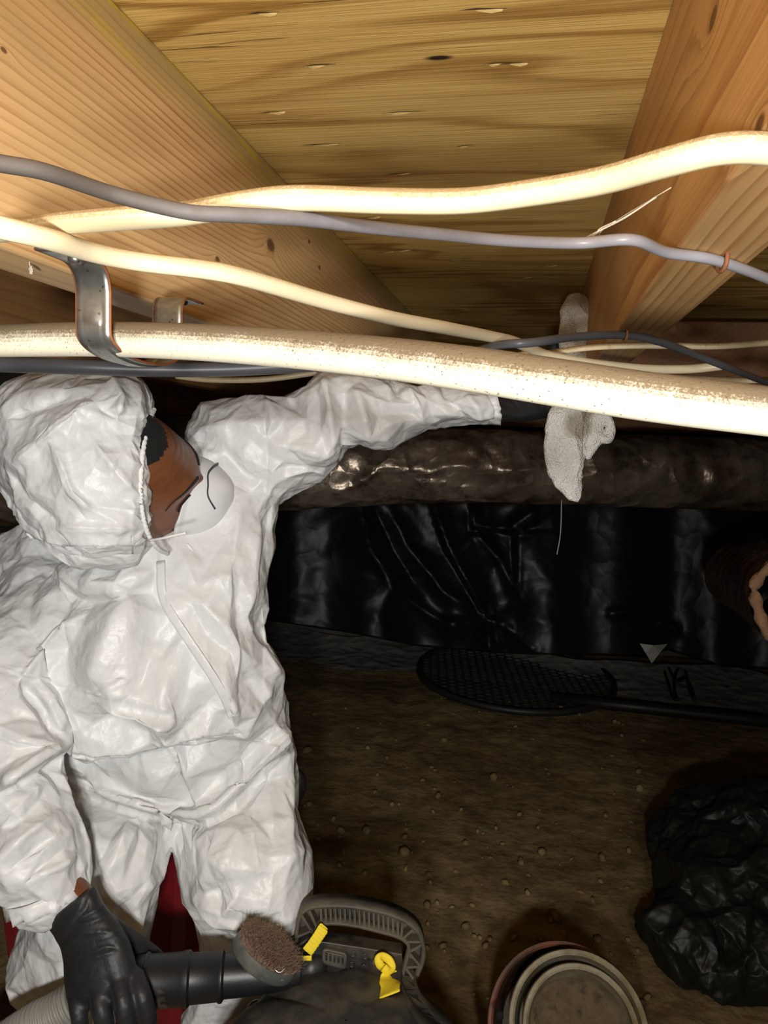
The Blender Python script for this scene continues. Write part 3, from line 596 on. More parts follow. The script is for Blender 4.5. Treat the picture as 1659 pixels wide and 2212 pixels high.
def skin():
    t = NT('brown_skin')
    def att(n): a = t.n.new('ShaderNodeAttribute'); a.attribute_name = n; return a.outputs['Fac']
    up, sd = att('head_up'), att('head_side'); v = t.map()
    c = t.mix(t.noise(v, 30, 4, .6), (.115, .036, .014), (.19, .066, .025))
    c = t.mix(t.ramp(t.noise(v, 14, 2), [(.45, 0.0), (.7, .5)]), c, (.25, .095, .042))
    wv = t.math('SINE', t.math('ADD', t.math('MULTIPLY', up, 620.0), t.math('MULTIPLY', t.noise(v, 24, 2), 9.0)))
    msk = t.ramp(up, [(.032, 0.0), (.042, 1.0), (.075, 1.0), (.088, 0.0)])
    h = t.math('ADD', t.math('MULTIPLY', t.math('MULTIPLY', wv, msk), .25), t.math('MULTIPLY', t.noise(v, 420, 3, .7), .5))
    t.bump(h, .5, .0011)
    m = t.done(c, t.ramp(t.noise(v, 60, 3), [(.3, .30), (.7, .44)]), 0, .55); return m
SKIN = skin()
body = put(me, 'body', SKIN, worker)
# hair: a close-cropped cap above the hairline
HAIR = plain('black_hair', (.008, .007, .008), .75, bump=1.0, bscale=700, bdist=.004)
hl = .070 + .010 * np.cos(D[:, 0] * 6) - .018 * np.clip(np.abs(D[:, 0]) - .55, 0, 1) * 4
keep = L[:, 2] + .0012 * np.sin(D[:, 0] * 90) + .001 * np.sin(D[:, 0] * 211) > np.where(L[:, 1] > 0, .061 + .30 * np.clip(L[:, 1], 0, .08) * .9 + .016 * np.exp(-((np.abs(L[:, 0]) - .05) / .02) ** 2), -.03)
nz = np.array([mnoise.noise(Vector(d) * 30) for d in D])
Lh = L * (1.018 + .012 * nz)[:, None]
ff = [f for f in FF if all(keep[i] for i in f)]
idx = {}; VV = []
for f in ff:
    for i in f:
        if i not in idx: idx[i] = len(VV); VV.append(Lh[i])
o = put(mesh(HL(np.array(VV)), [tuple(idx[i] for i in f) for f in ff]), 'hair', HAIR, worker, label='short black hair')
# brows and lashes
def onface(x, z, off=.001):                # point on the face at head coords
    k = np.argmin((L[:, 0] - x) ** 2 + (L[:, 2] - z) ** 2 + (L[:, 1] < 0) * 1.0); return L[k] + np.array([0, off, 0])
for s_ in (1, -1):
    bp = [onface(s_ * x, z, .0005) for x, z in ((.010, .021), (.022, .026), (.036, .028), (.048, .024), (.056, .017))]
    q = HL(spline(bp, 5)); tp = np.linspace(1, .35, len(q)); Vt, Ft = tube(q, .0034 * tp, .0013 * tp, 8, up=HM[:, 1]); put(mesh(Vt, Ft), 'eyebrow', HAIR, worker)
    ep = [onface(s_ * x, z, .001) for x, z in ((.018, -.004), (.026, .001), (.034, .002), (.042, -.001), (.047, -.005))]
    q = HL(spline(ep, 5)); Vt, Ft = tube(q, .0014, .0014, 6, up=HM[:, 2]); put(mesh(Vt, Ft), 'eyelashes', HAIR, worker)
# elastic of the face opening, and its gathered frill
def rim3(x, y, Z): return P(x, y, Z)
WHT = plain('white_elastic', (.80, .80, .76), .6, var=.08)
rp = [(333, 884, 1.0), (324, 905, .975), (315, 940, .945), (308, 985, .928), (304, 1040, .921), (305, 1085, .922), (312, 1128, .93), (324, 1162, .945), (343, 1186, .97), (362, 1196, 1.0)]
q = spline([P(*a) for a in rp], 14); q += np.array([CAMR * (.0004 * math.sin(i * 1.9)) + CAMB * (.0003 * math.sin(i * 1.3 + 1)) for i in range(len(q))])
tube_obj('face_elastic', q, .0030 + .0002 * np.sin(np.arange(len(q)) * 2.1), WHT, worker, seg=8)
# --- dust mask
MASK = plain('white_mask_felt', (.70, .70, .70), .75, var=.04, bump=.12, bscale=260)
mask = thing('tmp_mask', 'x', 'x'); bpy.data.objects.remove(mask)
nR, nS = 22, 48; VV = []; 
for i in range(nR + 1):
    u = i / nR
    for j in range(nS):
        a = 2 * math.pi * j / nS; cx_, cz_ = math.cos(a), math.sin(a)
        rx, rz = .060, (.052 if cz_ > 0 else .062)
        rr = math.sin(u * math.pi / 2) ** .9
        y = .140 - .060 * (1 - math.cos(u * math.pi / 2)) ** 1.05 - .018 * (abs(cx_) * u) ** 2 - .012 * (u ** 3) * max(0, -cz_)
        y += .006 * math.exp(-((cx_ * rx * rr) / .014) ** 2) * (cz_ > 0) * u * (1 - u) * 3
        y += (.004 if .93 < u else 0)
        if cz_ > .5 and u > .7: y += .010 * (cz_ - .5) * (1 - min(1, abs(cx_) * 2.2)) * (u - .7) * 3
        VV.append((cx_ * rx * rr * (1.05 if u > .93 else 1), y, -.047 + cz_ * rz * rr * (1.05 if u > .93 else 1)))
Fm = [(i * nS + j, i * nS + (j + 1) % nS, (i + 1) * nS + (j + 1) % nS, (i + 1) * nS + j) for i in range(nR) for j in range(nS)]
VV = np.array(VV); 
for i in range(len(VV)): VV[i] *= 1 + .010 * (mnoise.noise(Vector(VV[i]) * 45))
mk = put(mesh(HL(VV), Fm), 'dust_mask', MASK, worker, label='white moulded dust mask with grey nose clip')
md = mk.modifiers.new('thick', 'SOLIDIFY'); md.thickness = .002; md.offset = -1
def onmask(x, z, off=.0018):
    k = np.argmin((VV[:, 0] - x) ** 2 + (VV[:, 2] - z) ** 2); return np.array([x, VV[k, 1] + off, z])
CLIP = plain('grey_nose_clip', (.055, .06, .06), .5, .2)
q = HL(spline([onmask(x, z) for x, z in ((-.034, -.018), (-.022, -.006), (-.008, .0), (.008, .0), (.022, -.006), (.034, -.018))], 5))
Vt, Ft = tube(q, .0024, .0012, 8, up=HM[:, 1]); put(mesh(Vt, Ft), 'nose_clip', CLIP, mk)
# the thin dark stamp marks on the mask front
INK = plain('grey_ink', (.10, .10, .11), .6)
q = HL(spline([onmask(x, z, .0004) for x, z in ((-.020, -.044), (-.006, -.050), (.004, -.052))], 4)); Vt, Ft = tube(q, .0012, .0007, 6, up=HM[:, 1]); put(mesh(Vt, Ft), 'stamp_mark', INK, mk)
q = HL(spline([onmask(x, z, .0004) for x, z in ((.010, -.052), (.018, -.052), (.024, -.048))], 4)); Vt, Ft = tube(q, .0012, .0007, 6, up=HM[:, 1]); put(mesh(Vt, Ft), 'stamp_mark', INK, mk)
q = spline([P(402, 1151, .905), P(375, 1157, .908), P(350, 1163, .915), P(322, 1168, .935)], 5); tube_obj('head_strap', q, .0016, WHT, mk, seg=6)
# --- zip flap, neck tie
q = [(346, 1208, .06), (352, 1292, .055), (392, 1360, .05), (462, 1466, .045), (500, 1536, .045)]
from mathutils.bvhtree import BVHTree
def bvh(o): return BVHTree.FromPolygons([v.co for v in o.data.vertices], [p.vertices[:] for p in o.data.polygons])
SB = bvh(suit); HB = bvh(hood)
def cast(x, y, tree=None, off=0.0):
    d = P(x, y, 1.0) - ORG; d /= np.linalg.norm(d); r = (tree or SB).ray_cast(Vector(ORG), Vector(d))
    return np.array(r[0]) - d * off if r[0] is not None else None
fl = [cast(x, y, SB, .0022) for x, y in spline([(347, 1212), (352, 1292), (392, 1360), (440, 1432), (478, 1492), (502, 1548)], 8)]
fl = np.array([f for f in fl if f is not None])
for _ in range(3): fl[1:-1] = (fl[:-2] + 2 * fl[1:-1] + fl[2:]) / 4
Vt, Ft = tube(fl, .0062, .0012, 10, up=CAMB, power=3); put(mesh(Vt, Ft), 'zip_flap', TYV, suit)
c0 = cast(398, 1186) if cast(398, 1186) is not None else P(398, 1186, 1.05)
zt = np.linalg.norm((c0 - ORG) @ M) - .02
tp = spline([P(388, 1198, zt), P(402, 1180, zt - .012), P(412, 1192, zt - .014), P(425, 1212, zt - .010), P(438, 1232, zt - .006)], 5)
Vt, Ft = tube(tp, .0042, .0008, 8, up=CAMB, power=3); put(mesh(Vt, Ft), 'neck_tie', WHT, suit)
# frilled cuffs
def cuff(loop, name, parent, flare, amp, seed):
    random.seed(seed); c = np.mean(loop, axis=0); n = len(loop); V = []; rows = 4
    for r in range(rows):
        for i, p in enumerate(loop):
            k = r / (rows - 1); V.append(np.asarray(p) + flare * k + (np.asarray(p) - c) * (.10 * k * math.sin(i * 2.1 + seed) + amp * k) + CAMB * (.003 * k * math.sin(i * 2.9)))
    Fc = [(r * n + i, r * n + (i + 1) % n, (r + 1) * n + (i + 1) % n, (r + 1) * n + i) for r in range(rows - 1) for i in range(n)]
    o = put(mesh(V, Fc), name, TYV, parent); m = o.modifiers.new('thick', 'SOLIDIFY'); m.thickness = .0012; return o
cc, ax, ay = P(98, 1930, .985), P(178, 1906, .985) - P(98, 1930, .985), CAMB * .052
ang = np.linspace(0, 2 * np.pi, 34, endpoint=False)
cuff([cc + ax * math.cos(a) * .92 + ay * math.sin(a) - (P(130, 1990, .985) - cc) * .25 for a in ang], 'cuff', suit, (P(128, 1985, .985) - cc) * .55, .02, 3)
cc = P(1062, 880, 1.14); ax = P(1070, 912, 1.14) - cc; ay = CAMB * .036
cuff([cc + ax * 1.05 * math.cos(a) + ay * math.sin(a) - CAMR * .012 for a in ang], 'cuff', suit, CAMR * .018, .10, 5)
# ---------------------------------------------------------------- background: sheeting, ducts, mesh panel
def poly(name, col, rough=.22, spec=.5, bump=.4):
    t = NT(name); v = t.map(); n = t.noise(v, 7, 4, .6)
    c = t.mix(n, tuple(x * .6 for x in col), tuple(x * 1.4 for x in col))
    vo = t.voro(t.map(src=t.vmath('ADD', v, t.vmath('MULTIPLY', t.noise(v, 6, 2, out='Color'), (.1, .1, .1)))), 14, 'F1')
    t.bump(t.math('ADD', vo, t.math('MULTIPLY', t.noise(v, 18, 3), .3)), bump, .02); return t.done(c, rough, 0, spec)
BLK = poly('black_poly_sheet', (.006, .006, .006), .42, .32, .2)
def sheet(name, xs, top, bot, Zf, rows, mat, cr=(), cell=.3, amp=.03, seed=1, thick=.002, fade=None, **kw):
    V = []; 
    for j in range(rows):
        t_ = j / (rows - 1)
        for x in xs: y = top(x) + (bot(x) - top(x)) * t_; V.append(P(x, y, Zf(x, t_)))
    V = np.array(V); n = len(xs)
    Fc = [(j * n + i, j * n + i + 1, (j + 1) * n + i + 1, (j + 1) * n + i) for j in range(rows - 1) for i in range(n - 1)]
    toward = ORG - V; toward /= np.linalg.norm(toward, axis=1)[:, None]
    h = crumple(V, cell, seed) * amp + crumple(V, cell * .45, seed + 1, warp=.6) * amp * .18
    if fade is not None: h *= fade(PROJ(V)[0])
    if cr: h += creases(V, toward, cr)
    o = put(mesh(V + toward * h[:, None], Fc), name, mat, **kw); m = o.modifiers.new('thick', 'SOLIDIFY'); m.thickness = thick; return o
bx, by = [430, 590, 760, 900, 1000, 1080, 1160, 1300, 1400, 1440, 1560, 1760], [1312, 1342, 1368, 1396, 1404, 1411, 1414, 1416, 1421, 1404, 1440, 1452]
CURT = [(((775, 1090), (800, 1180), (850, 1270), (930, 1330), (1062, 1398)), 24, .055, 'r'), (((835, 1090), (880, 1180), (960, 1280), (1040, 1320)), 20, .05, 'r'), (((805, 1090), (850, 1190), (900, 1270)), 16, .05, 'v'),
        (((930, 1090), (965, 1190), (1005, 1260), (1046, 1335)), 16, .06, 's'), (((1015, 1085), (1020, 1140), (1112, 1150), (1114, 1280)), 14, .05, 's'), (((1020, 1140), (1080, 1210), (1116, 1285)), 14, .045, 'r'), (((1100, 1140), (1160, 1100)), 10, .03, 'r'),
        (((960, 1345), (1010, 1345), (1062, 1340)), 16, .04, 'r'), (((1062, 1335), (1064, 1402)), 10, .05, 's'), (((1085, 1350), (1160, 1410)), 14, .03, 'r'), (((1310, 1325), (1380, 1322)), 10, .03, 'r'), (((1420, 1340), (1470, 1365)), 10, .03, 'r')]
sh = sheet('plastic_sheet', np.linspace(430, 1760, 190), lambda x: 880, lambda x: float(np.interp(x, bx, by)), lambda x, t_: 3.02 + .05 * math.sin(x / 71.) * t_ + .03 * math.sin(x / 29. + 2) * t_ - .10 * t_, 90, BLK, CURT, .34, .05, fade=lambda x: np.interp(x, [600, 720, 780, 1130, 1230, 1760], [.3, .4, 1, 1, .3, .2]),
           label='black plastic sheet hanging in folds against the back wall', cat='plastic sheet')
WTIP = plain('pale_sheet_lining', (.35, .35, .32), .5)
put(mesh([P(1382, 1390, 2.86), P(1412, 1394, 2.84), P(1442, 1391, 2.87), P(1424, 1412, 2.85), P(1408, 1433, 2.84), P(1394, 1410, 2.85)], [(0, 1, 5), (1, 2, 3), (1, 3, 5), (5, 3, 4)]), 'turned_corner', WTIP, sh, label='pale turned-up corner', smooth=False)
GRYS = poly('grey_ground_sheet', (.24, .225, .20), .4, .4, .6)
fx = np.linspace(440, 1800, 110); V = []
for j in range(16):
    for x in fx:
        t_ = j / 15; yb_ = np.interp(x, [440, 600, 900, 1260, 1800], [1430, 1440, 1462, 1504, 1568]) + 4 * math.sin(x / 37.); p = FLOOR(x, yb_ - 62 * t_ * (1 - .15 * math.sin(x / 90.)), .0); p[2] = .016 + .012 * max(0, mnoise.noise(Vector((p[0] * 7, p[1] * 12, .3)))) + .05 * t_ ** 3; V.append(p)
n = len(fx)
put(mesh(V, [(j * n + i, j * n + i + 1, (j + 1) * n + i + 1, (j + 1) * n + i) for j in range(15) for i in range(n - 1)]), 'ground_sheet', GRYS, label='dull grey plastic sheet lying along the foot of back wall', cat='plastic sheet')
# long duct
def duct_mat(name, a, b):
    t = NT(name); v = t.map(); n = t.noise(v, 5, 4, .65)
    c = t.mix(t.ramp(n, [(.35, 0.0), (.62, 1.0)]), a, b); c = t.mix(t.ramp(t.noise(v, 16, 4, .7), [(.5, 0.0), (.66, .7)]), c, (.022, .012, .008))
    vo = t.voro(t.map((1, 1, 1), src=t.vmath('ADD', v, t.vmath('MULTIPLY', t.noise(v, 8, 2, out='Color'), (.09, .09, .09)))), 15, 'F1')
    t.bump(t.math('ADD', vo, t.math('MULTIPLY', t.noise(v, 26, 3), .25)), .75, .018); return t.done(c, t.ramp(n, [(.3, .38), (.7, .26)]), .6, .5)
DUCT = duct_mat('dirty_foil_jacket', (.34, .28, .21), (.12, .085, .058)); DUCT2 = duct_mat('brown_foil_jacket', (.20, .10, .05), (.10, .05, .03))
def duct(path, r, name, seg=64, amp=.006):
    q = spline(path, 30); V, Fc = tube(q, r, None, seg); V = np.array(V); ax = np.repeat(q, seg, 0); N_ = V - ax; N_ /= np.linalg.norm(N_, axis=1)[:, None]
    h = crumple(V, .11, 1, warp=.6) * amp + crumple(V, .05, 2, warp=.6) * amp * .3; return V + N_ * h[:, None], Fc
V, Fc = duct([P(-300, 1065, 1.95), P(200, 1050, 1.97), P(620, 1024, 2.0), P(820, 1012, 2.0), P(1000, 1006, 2.0), P(1250, 1014, 2.02), P(1600, 1026, 2.06), P(1900, 1045, 2.1)], .099, 'd')
N_ = None
X, Y, Zd = PROJ(V); tw = ORG - V; tw /= np.linalg.norm(tw, axis=1)[:, None]
h = creases(V, tw, [(((640, 1050), (740, 1060), (830, 1010), (930, 1015), (990, 1005), (1100, 1018), (1180, 1012)), 9, .014, 'r'), (((1180, 1012), (1300, 1000), (1450, 1010), (1600, 1000)), 9, .008, 'v'), (((1000, 950), (1040, 985), (1080, 1010)), 8, .010, 'r'), (((1050, 940), (1085, 990)), 8, .008, 'r'),
                    (((900, 1040), (960, 1045), (1020, 1060)), 8, .008, 'r'), (((1300, 960), (1330, 1000)), 8, .006, 'r'), (((1530, 1000), (1545, 1060)), 9, .008, 'r')])
put(mesh(V + tw * h[:, None], Fc), 'air_duct', DUCT, label='long round duct in dirty brown foil wrap running behind the raised arm', cat='duct')
# the open end of a second duct on the right
dt = thing('air_duct', 'brown foil duct with torn open end at right edge', 'duct')
V, Fc = duct([P(1600, 1243, 2.0), P(1645, 1258, 1.72), P(1700, 1280, 1.42), P(1748, 1300, 1.22)], .088, 'd', 48, .008); put(mesh(V, Fc[:-2]), 'jacket', DUCT2, dt)
ax_ = P(1748, 1300, 1.22) - P(1715, 1296, 1.42); fr = frame_mat(P(1748, 1300, 1.22), ax_)
INS = plain('torn_tan_insulation', (.30, .17, .09), .85, var=.4, bump=.9, bscale=160, bdist=.004)
ang = np.linspace(0, 2 * np.pi, 61)[:-1]; lp = [(.080 * math.cos(a) * (1 + .05 * math.sin(a * 5)), .080 * math.sin(a), .004 * math.sin(a * 7)) for a in ang]; lp.append(lp[0])
tube_obj('insulation_rim', xf(lp, fr), .0095 + .002 * np.sin(np.arange(61) * 1.7), INS, dt, seg=10)
V, Fc = lathe([(.071, .004), (.070, -.05), (.071, -.1), (.069, -.15), (.072, -.3)], 40); hh = crumple(V, .05, 2) * .004; put(mesh(xf(V * (1 + hh[:, None] * 8), fr), Fc), 'liner', duct_mat('liner_foil', (.16, .12, .09), (.05, .04, .03)), dt)
# white string
tube_obj('string', spline([P(1213, 1080, 1.93), P(1212, 1130, 1.93), P(1209, 1165, 1.93), P(1203, 1198, 1.93)], 5), .0016, plain('white_string', (.4, .4, .38), .8), seg=6, label='thin white string hanging down from the long duct', cat='string')
# round mesh panel
mp = thing('mesh_panel', 'round black plastic mesh panel lying at the foot of black sheet', 'mesh panel')
MB_ = plain('black_plastic_mesh', (.022, .020, .016), .5, var=.3)
c0 = FLOOR(1112, 1456, .03); nrm = np.array([.01, -.03, .99]); fr = frame_mat(c0, nrm, wd)
bm = bmesh.new(); R_ = .465; a_ = .026; 
for i in range(-26, 27):
    for j in range(-26, 27):
        x_, y_ = a_ * 1.5 * i, a_ * math.sqrt(3) * (j + .5 * (i % 2))
        if math.hypot(x_, y_) < R_ - .012:
            bm.faces.new([bm.verts.new(xf([(x_ + a_ * math.cos(k * math.pi / 3), y_ + a_ * math.sin(k * math.pi / 3), 0)], fr)[0]) for k in range(6)])
bmesh.ops.remove_doubles(bm, verts=bm.verts[:], dist=.002)
o = put(bm, 'mesh_grid', MB_, mp, smooth=False); m = o.modifiers.new('w', 'WIREFRAME'); m.thickness = .011; m.use_even_offset = False
V, Fc = lathe([(R_ - .012, -.012), (R_ + .012, -.012), (R_ + .014, 0), (R_ + .010, .014), (R_ - .010, .014), (R_ - .012, -.012)], 72); put(mesh(xf(V, fr), Fc), 'rim', MB_, mp)
# black pipe on the floor, and a hank of cord
BP = plain('black_plastic_pipe', (.012, .012, .012), .5)
tube_obj('floor_pipe', [FLOOR(x, y, .034) for x, y in ((1190, 1508), (1400, 1530), (1600, 1552), (1800, 1574))], .026, BP, seg=16, label='straight black pipe lying on the dirt floor at right', cat='pipe')
pts = [FLOOR(x, y, h + .035) for x, y, h in ((1432, 1432, .02), (1436, 1452, .013), (1444, 1478, .012), (1452, 1503, .012), (1462, 1512, .012), (1457, 1490, .026), (1459, 1458, .024), (1470, 1440, .02), (1483, 1458, .013), (1489, 1490, .012), (1500, 1512, .012), (1494, 1488, .026), (1480, 1464, .025), (1462, 1472, .034), (1448, 1450, .028), (1442, 1432, .02))]
tube_obj('cord', spline(pts, 6), .007, BP, seg=8, label='looped hank of black cord lying below the pale turned corner', cat='cord')
# crumpled black plastic heap, bottom right
def heap(x, y, Z, r): c = P(x, y, Z); c[2] = max(c[2], r[2] * .35); return ellipsoid(c, np.eye(3), r)
me = remesh([heap(1640, 1960, 1.75, (.22, .24, .17)), heap(1540, 1930, 1.78, (.13, .15, .12)), heap(1580, 2080, 1.62, (.16, .12, .07)), heap(1700, 1850, 1.85, (.24, .18, .18)), heap(1760, 2010, 1.7, (.25, .2, .18)), heap(1500, 1830, 1.9, (.13, .12, .07)), heap(1480, 2010, 1.66, (.09, .12, .06)), heap(1590, 1780, 1.95, (.18, .14, .09))], .012, 6)
V, N = getV(me), getN(me); h = crumple(V, .17, 1) * .055 + crumple(V, .08, 2) * .024; V = V + N * h[:, None]; V[:, 2] = np.maximum(V[:, 2], .004); setV(me, V); me = facets(me, 2200, 3, 4)
V, N = getV(me), getN(me); V = V + N * (crumple(V, .03, 0, warp=.7) * .004)[:, None]; V[:, 2] = np.maximum(V[:, 2], .002); setV(me, V)
put(me, 'plastic_bag', poly('black_bag_film', (.013, .014, .011), .46, .32, .5), label='crumpled heap of black plastic on the floor at lower right', cat='plastic bag')
# clods and chips in the dirt
random.seed(11); bm = bmesh.new()
for _ in range(230):
    x, y = random.uniform(640, 1400), random.uniform(1500, 2190); p = FLOOR(x, y); r = random.uniform(.003, .011) * (1 if random.random() < .9 else 1.8)
    mt = Matrix.Translation(Vector((p[0], p[1], r * .3))) @ Matrix.Rotation(random.random() * 6, 4, 'Z') @ Matrix.Rotation(random.random() * 2, 4, 'X') @ Matrix.Diagonal((r * random.uniform(.8, 1.6), r, r * random.uniform(.5, .9), 1))
    bmesh.ops.create_icosphere(bm, subdivisions=1, radius=1, matrix=mt)
put(bm, 'dirt_clods', DIRT, kind='stuff', label='small clods and crumbs scattered over the dirt floor', cat='dirt')
# ---------------------------------------------------------------- gloves
def glovemat():
    t = NT('black_nitrile'); v = t.map(); n = t.noise(v, 26, 3, .6)
    wv = t.noise(t.map((1, 1, 1), src=t.vmath('ADD', v, t.vmath('MULTIPLY', t.noise(v, 12, 2, out='Color'), (.04, .04, .04)))), 34, 3, .55, .6)
    t.bump(t.math('ABSOLUTE', t.math('SUBTRACT', wv, .5)), .22, .008); return t.done(t.mix(n, (.012, .012, .013), (.024, .024, .025)), .52, 0, .4)
GLV = glovemat()
palm = [(96, 1994, 206, 1912, .985, .036), (112, 2016, 222, 1948, .98, .035), (130, 2048, 256, 1990, .975, .034), (137, 2085, 284, 2040, .968, .034), (138, 2120, 298, 2096, .96, .034), (142, 2155, 304, 2140, .955, .032), (150, 2180, 302, 2172, .955, .026)]
fingers = [[(290, 2112, .948, .0135), (308, 2158, .928, .0125), (320, 2202, .94, .0115), (316, 2236, .975, .0100)], [(252, 2112, .940, .0140), (268, 2172, .918, .0130), (276, 2224, .93, .0118), (272, 2262, .97, .0102)],
           [(206, 2128, .942, .0135), (222, 2192, .922, .0125), (228, 2240, .938, .0112), (224, 2272, .975, .0098)], [(166, 2140, .952, .0122), (171, 2196, .934, .0112), (175, 2238, .95, .0100), (173, 2266, .985, .0088)]]
thumb = [(225, 2000, .985, .017), (268, 2030, 1.0, .0165), (306, 2052, 1.02, .0145), (338, 2072, 1.035, .0125)]
def glove(rings, chains, creas, name, lab):
    pts = [ringpts(rings, 28)] + [limb([(P(a, b, c), r) for a, b, c, r in ch], 14, 5) for ch in chains]
    me = remesh(pts, .0026, 5, .5); V, N = getV(me), getN(me); h = creases(V, N, creas) + crumple(V, .025, 1, warp=.7) * .0007; setV(me, V + N * h[:, None]); return put(me, name, GLV, worker, label=lab)
GC = [(((120, 2020), (160, 1990), (200, 1970), (226, 1955)), 4, .0028, 'r'), (((128, 2036), (170, 2000), (205, 1990), (240, 1975)), 4, .003, 'v'), (((135, 2050), (180, 2015), (220, 2012), (262, 2015)), 4, .003, 'r'), (((140, 2062), (190, 2062), (230, 2045), (258, 2050)), 4, .003, 'v'), (((150, 2075), (200, 2070), (250, 2054)), 4, .0024, 'r'), (((150, 2002), (185, 1965), (192, 1940)), 4, .0025, 'v'), (((140, 2018), (165, 1975), (178, 1950)), 4, .0025, 'r'), (((210, 2030), (245, 2020), (280, 2035)), 4, .002, 'r'),
      (((140, 2160), (180, 2150), (210, 2150)), 5, .002, 'v'), (((232, 2110), (244, 2160), (250, 2200)), 5, .003, 'v'), (((278, 2120), (290, 2160), (300, 2205)), 5, .003, 'v'), (((190, 2150), (198, 2190)), 5, .003, 'v')]
glove(palm, fingers + [thumb], GC, 'glove', 'black rubber glove gripping the wand')
V, Fc = [], []
palm2 = [(1020, 856, 1028, 908, 1.142, .026), (1046, 856, 1056, 908, 1.145, .028), (1075, 852, 1082, 912, 1.15, .030), (1120, 842, 1130, 912, 1.165, .028), (1165, 822, 1185, 902, 1.18, .026), (1190, 795, 1240, 880, 1.19, .022), (1200, 775, 1262, 840, 1.195, .018)]
f2 = [[(1204, 800, 1.195, .0125), (1198, 768, 1.2, .0115), (1197, 748, 1.2, .0105)], [(1222, 795, 1.197, .0125), (1222, 755, 1.205, .0115), (1226, 725, 1.205, .0100)], [(1242, 800, 1.197, .0125), (1246, 765, 1.205, .0112), (1250, 738, 1.205, .0098)], [(1258, 815, 1.195, .0115), (1268, 785, 1.2, .0100), (1272, 765, 1.2, .0090)], [(1190, 870, 1.17, .0155), (1222, 880, 1.155, .0135), (1250, 868, 1.15, .0115)]]
glove(palm2, f2, [(((1080, 870), (1110, 880), (1150, 875)), 5, .003, 'v'), (((1075, 890), (1120, 900), (1170, 890)), 4, .002, 'r'), (((1100, 855), (1130, 890)), 4, .002, 'v')], 'glove', 'black rubber glove reaching up behind the pipe')
# boots under the hems
RUB = plain('black_rubber_boot', (.014, .014, .014), .5)
for (x, y, Z, dx) in ((140, 2215, 1.2, -.03), (462, 2300, 1.265, .02)):
    p = P(x, y, Z); fl = np.array([p[0], p[1], .05])
    me = remesh([limb([(p + [0, 0, .06], .058), (fl, .052)]), ellipsoid(fl + np.array([dx, -.07, -.005]), np.eye(3), (.05, .13, .045))], .006, 6); V = getV(me); V[:, 2] = np.maximum(V[:, 2], .006); setV(me, V); put(me, 'boot', RUB, worker)
# ---------------------------------------------------------------- rag
def ragmat():
    t = NT('wet_white_rag'); v = t.map(); c = t.mix(t.noise(v, 40, 3), (.66, .65, .60), (.80, .79, .75))
    s = t.math('MAXIMUM', blob(t, v, P(1246, 918, 1.14), .024, .6), blob(t, v, P(1258, 890, 1.14), .018, .6)); c = t.mix(t.math('MULTIPLY', s, .75), c, (.27, .22, .14))
    c = t.mix(t.math('MULTIPLY', blob(t, v, P(1250, 690, 1.16), .05, 1.), .45), c, (.50, .40, .24))
    t.bump(t.voro(t.map((1, 1, 1)), 420, 'F1'), .8, .003); return t.done(c, .9, 0, .1)
r1 = [(1226, 634, 1266, 636, 1.185, .012), (1212, 664, 1290, 664, 1.18, .018), (1207, 708, 1291, 704, 1.175, .020), (1206, 745, 1284, 750, 1.17, .020), (1205, 790, 1285, 790, 1.165, .020), (1198, 850, 1290, 850, 1.15, .020), (1180, 895, 1272, 892, 1.14, .016), (1174, 935, 1272, 932, 1.14, .013), (1175, 985, 1266, 982, 1.14, .011), (1184, 1025, 1260, 1022, 1.14, .010), (1204, 1058, 1256, 1058, 1.14, .009), (1228, 1080, 1250, 1084, 1.14, .007)]
r2 = [(1250, 860, 1316, 878, 1.15, .018), (1256, 905, 1298, 902, 1.152, .013), (1258, 945, 1300, 945, 1.152, .012), (1262, 972, 1296, 962, 1.152, .008), (1264, 992, 1274, 996, 1.152, .006)]
tor = [P(1306 + 13 * math.cos(a), 925 + 26 * math.sin(a), 1.152) for a in np.linspace(0, 2 * np.pi, 19)]
me = remesh([ringpts(r1, 28), ringpts(r2, 20), tube(tor, .0065, .010, 10, up=CAMB)], .0028, 3); V, N = getV(me), getN(me)
h = crumple(V, .05, 1) * .006 + crumple(V, .02, 2) * .002 + creases(V, N, [(((1268, 895), (1266, 960), (1268, 1000)), 6, .008, 'v'), (((1240, 930), (1250, 1000), (1240, 1070)), 9, .004, 'r'), (((1195, 900), (1205, 980), (1220, 1050)), 9, .003, 'v'), (((1226, 660), (1250, 700), (1246, 740)), 7, .006, 'v'), (((1240, 650), (1270, 690), (1276, 730)), 7, .005, 'r'), (((1216, 740), (1250, 720), (1280, 735)), 7, .004, 'v')])
setV(me, V + N * h[:, None]); me = facets(me, 2600, 2, 1)
put(me, 'rag', ragmat(), label='damp white cleaning rag with tan stain, held up against right joist', cat='rag')
# ---------------------------------------------------------------- red tote he sits on
RED = plain('dark_red_plastic', (.17, .008, .014), .38, var=.15, bump=.1)
bn = thing('storage_tote', 'dark red plastic tote behind the white-clad legs', 'tote')
c0 = P(225, 1900, 1.345); gx_ = np.array([CAMR[0], CAMR[1], 0]); gx_ /= np.linalg.norm(gx_); gy_ = np.array([-gx_[1], gx_[0], 0]); hb_ = .41
V, Fc = [], []; sec = []
wv_, dv_ = .205, .17
for k in range(17): u = -1 + 2 * k / 16; sec.append((u * wv_, -dv_ - (.008 if k % 4 in (1, 2) else 0)))
for k in range(1, 13): u = -1 + 2 * k / 12; sec.append((wv_ + (.006 if k % 4 in (1, 2) else 0), u * dv_))
for k in range(1, 17): u = 1 - 2 * k / 16; sec.append((u * wv_, dv_))
for k in range(1, 12): u = 1 - 2 * k / 12; sec.append((-wv_ - (.006 if k % 4 in (1, 2) else 0), u * dv_))
base = np.array([c0[0], c0[1], 0]) + gy_ * (dv_ + .01); ns = len(sec)
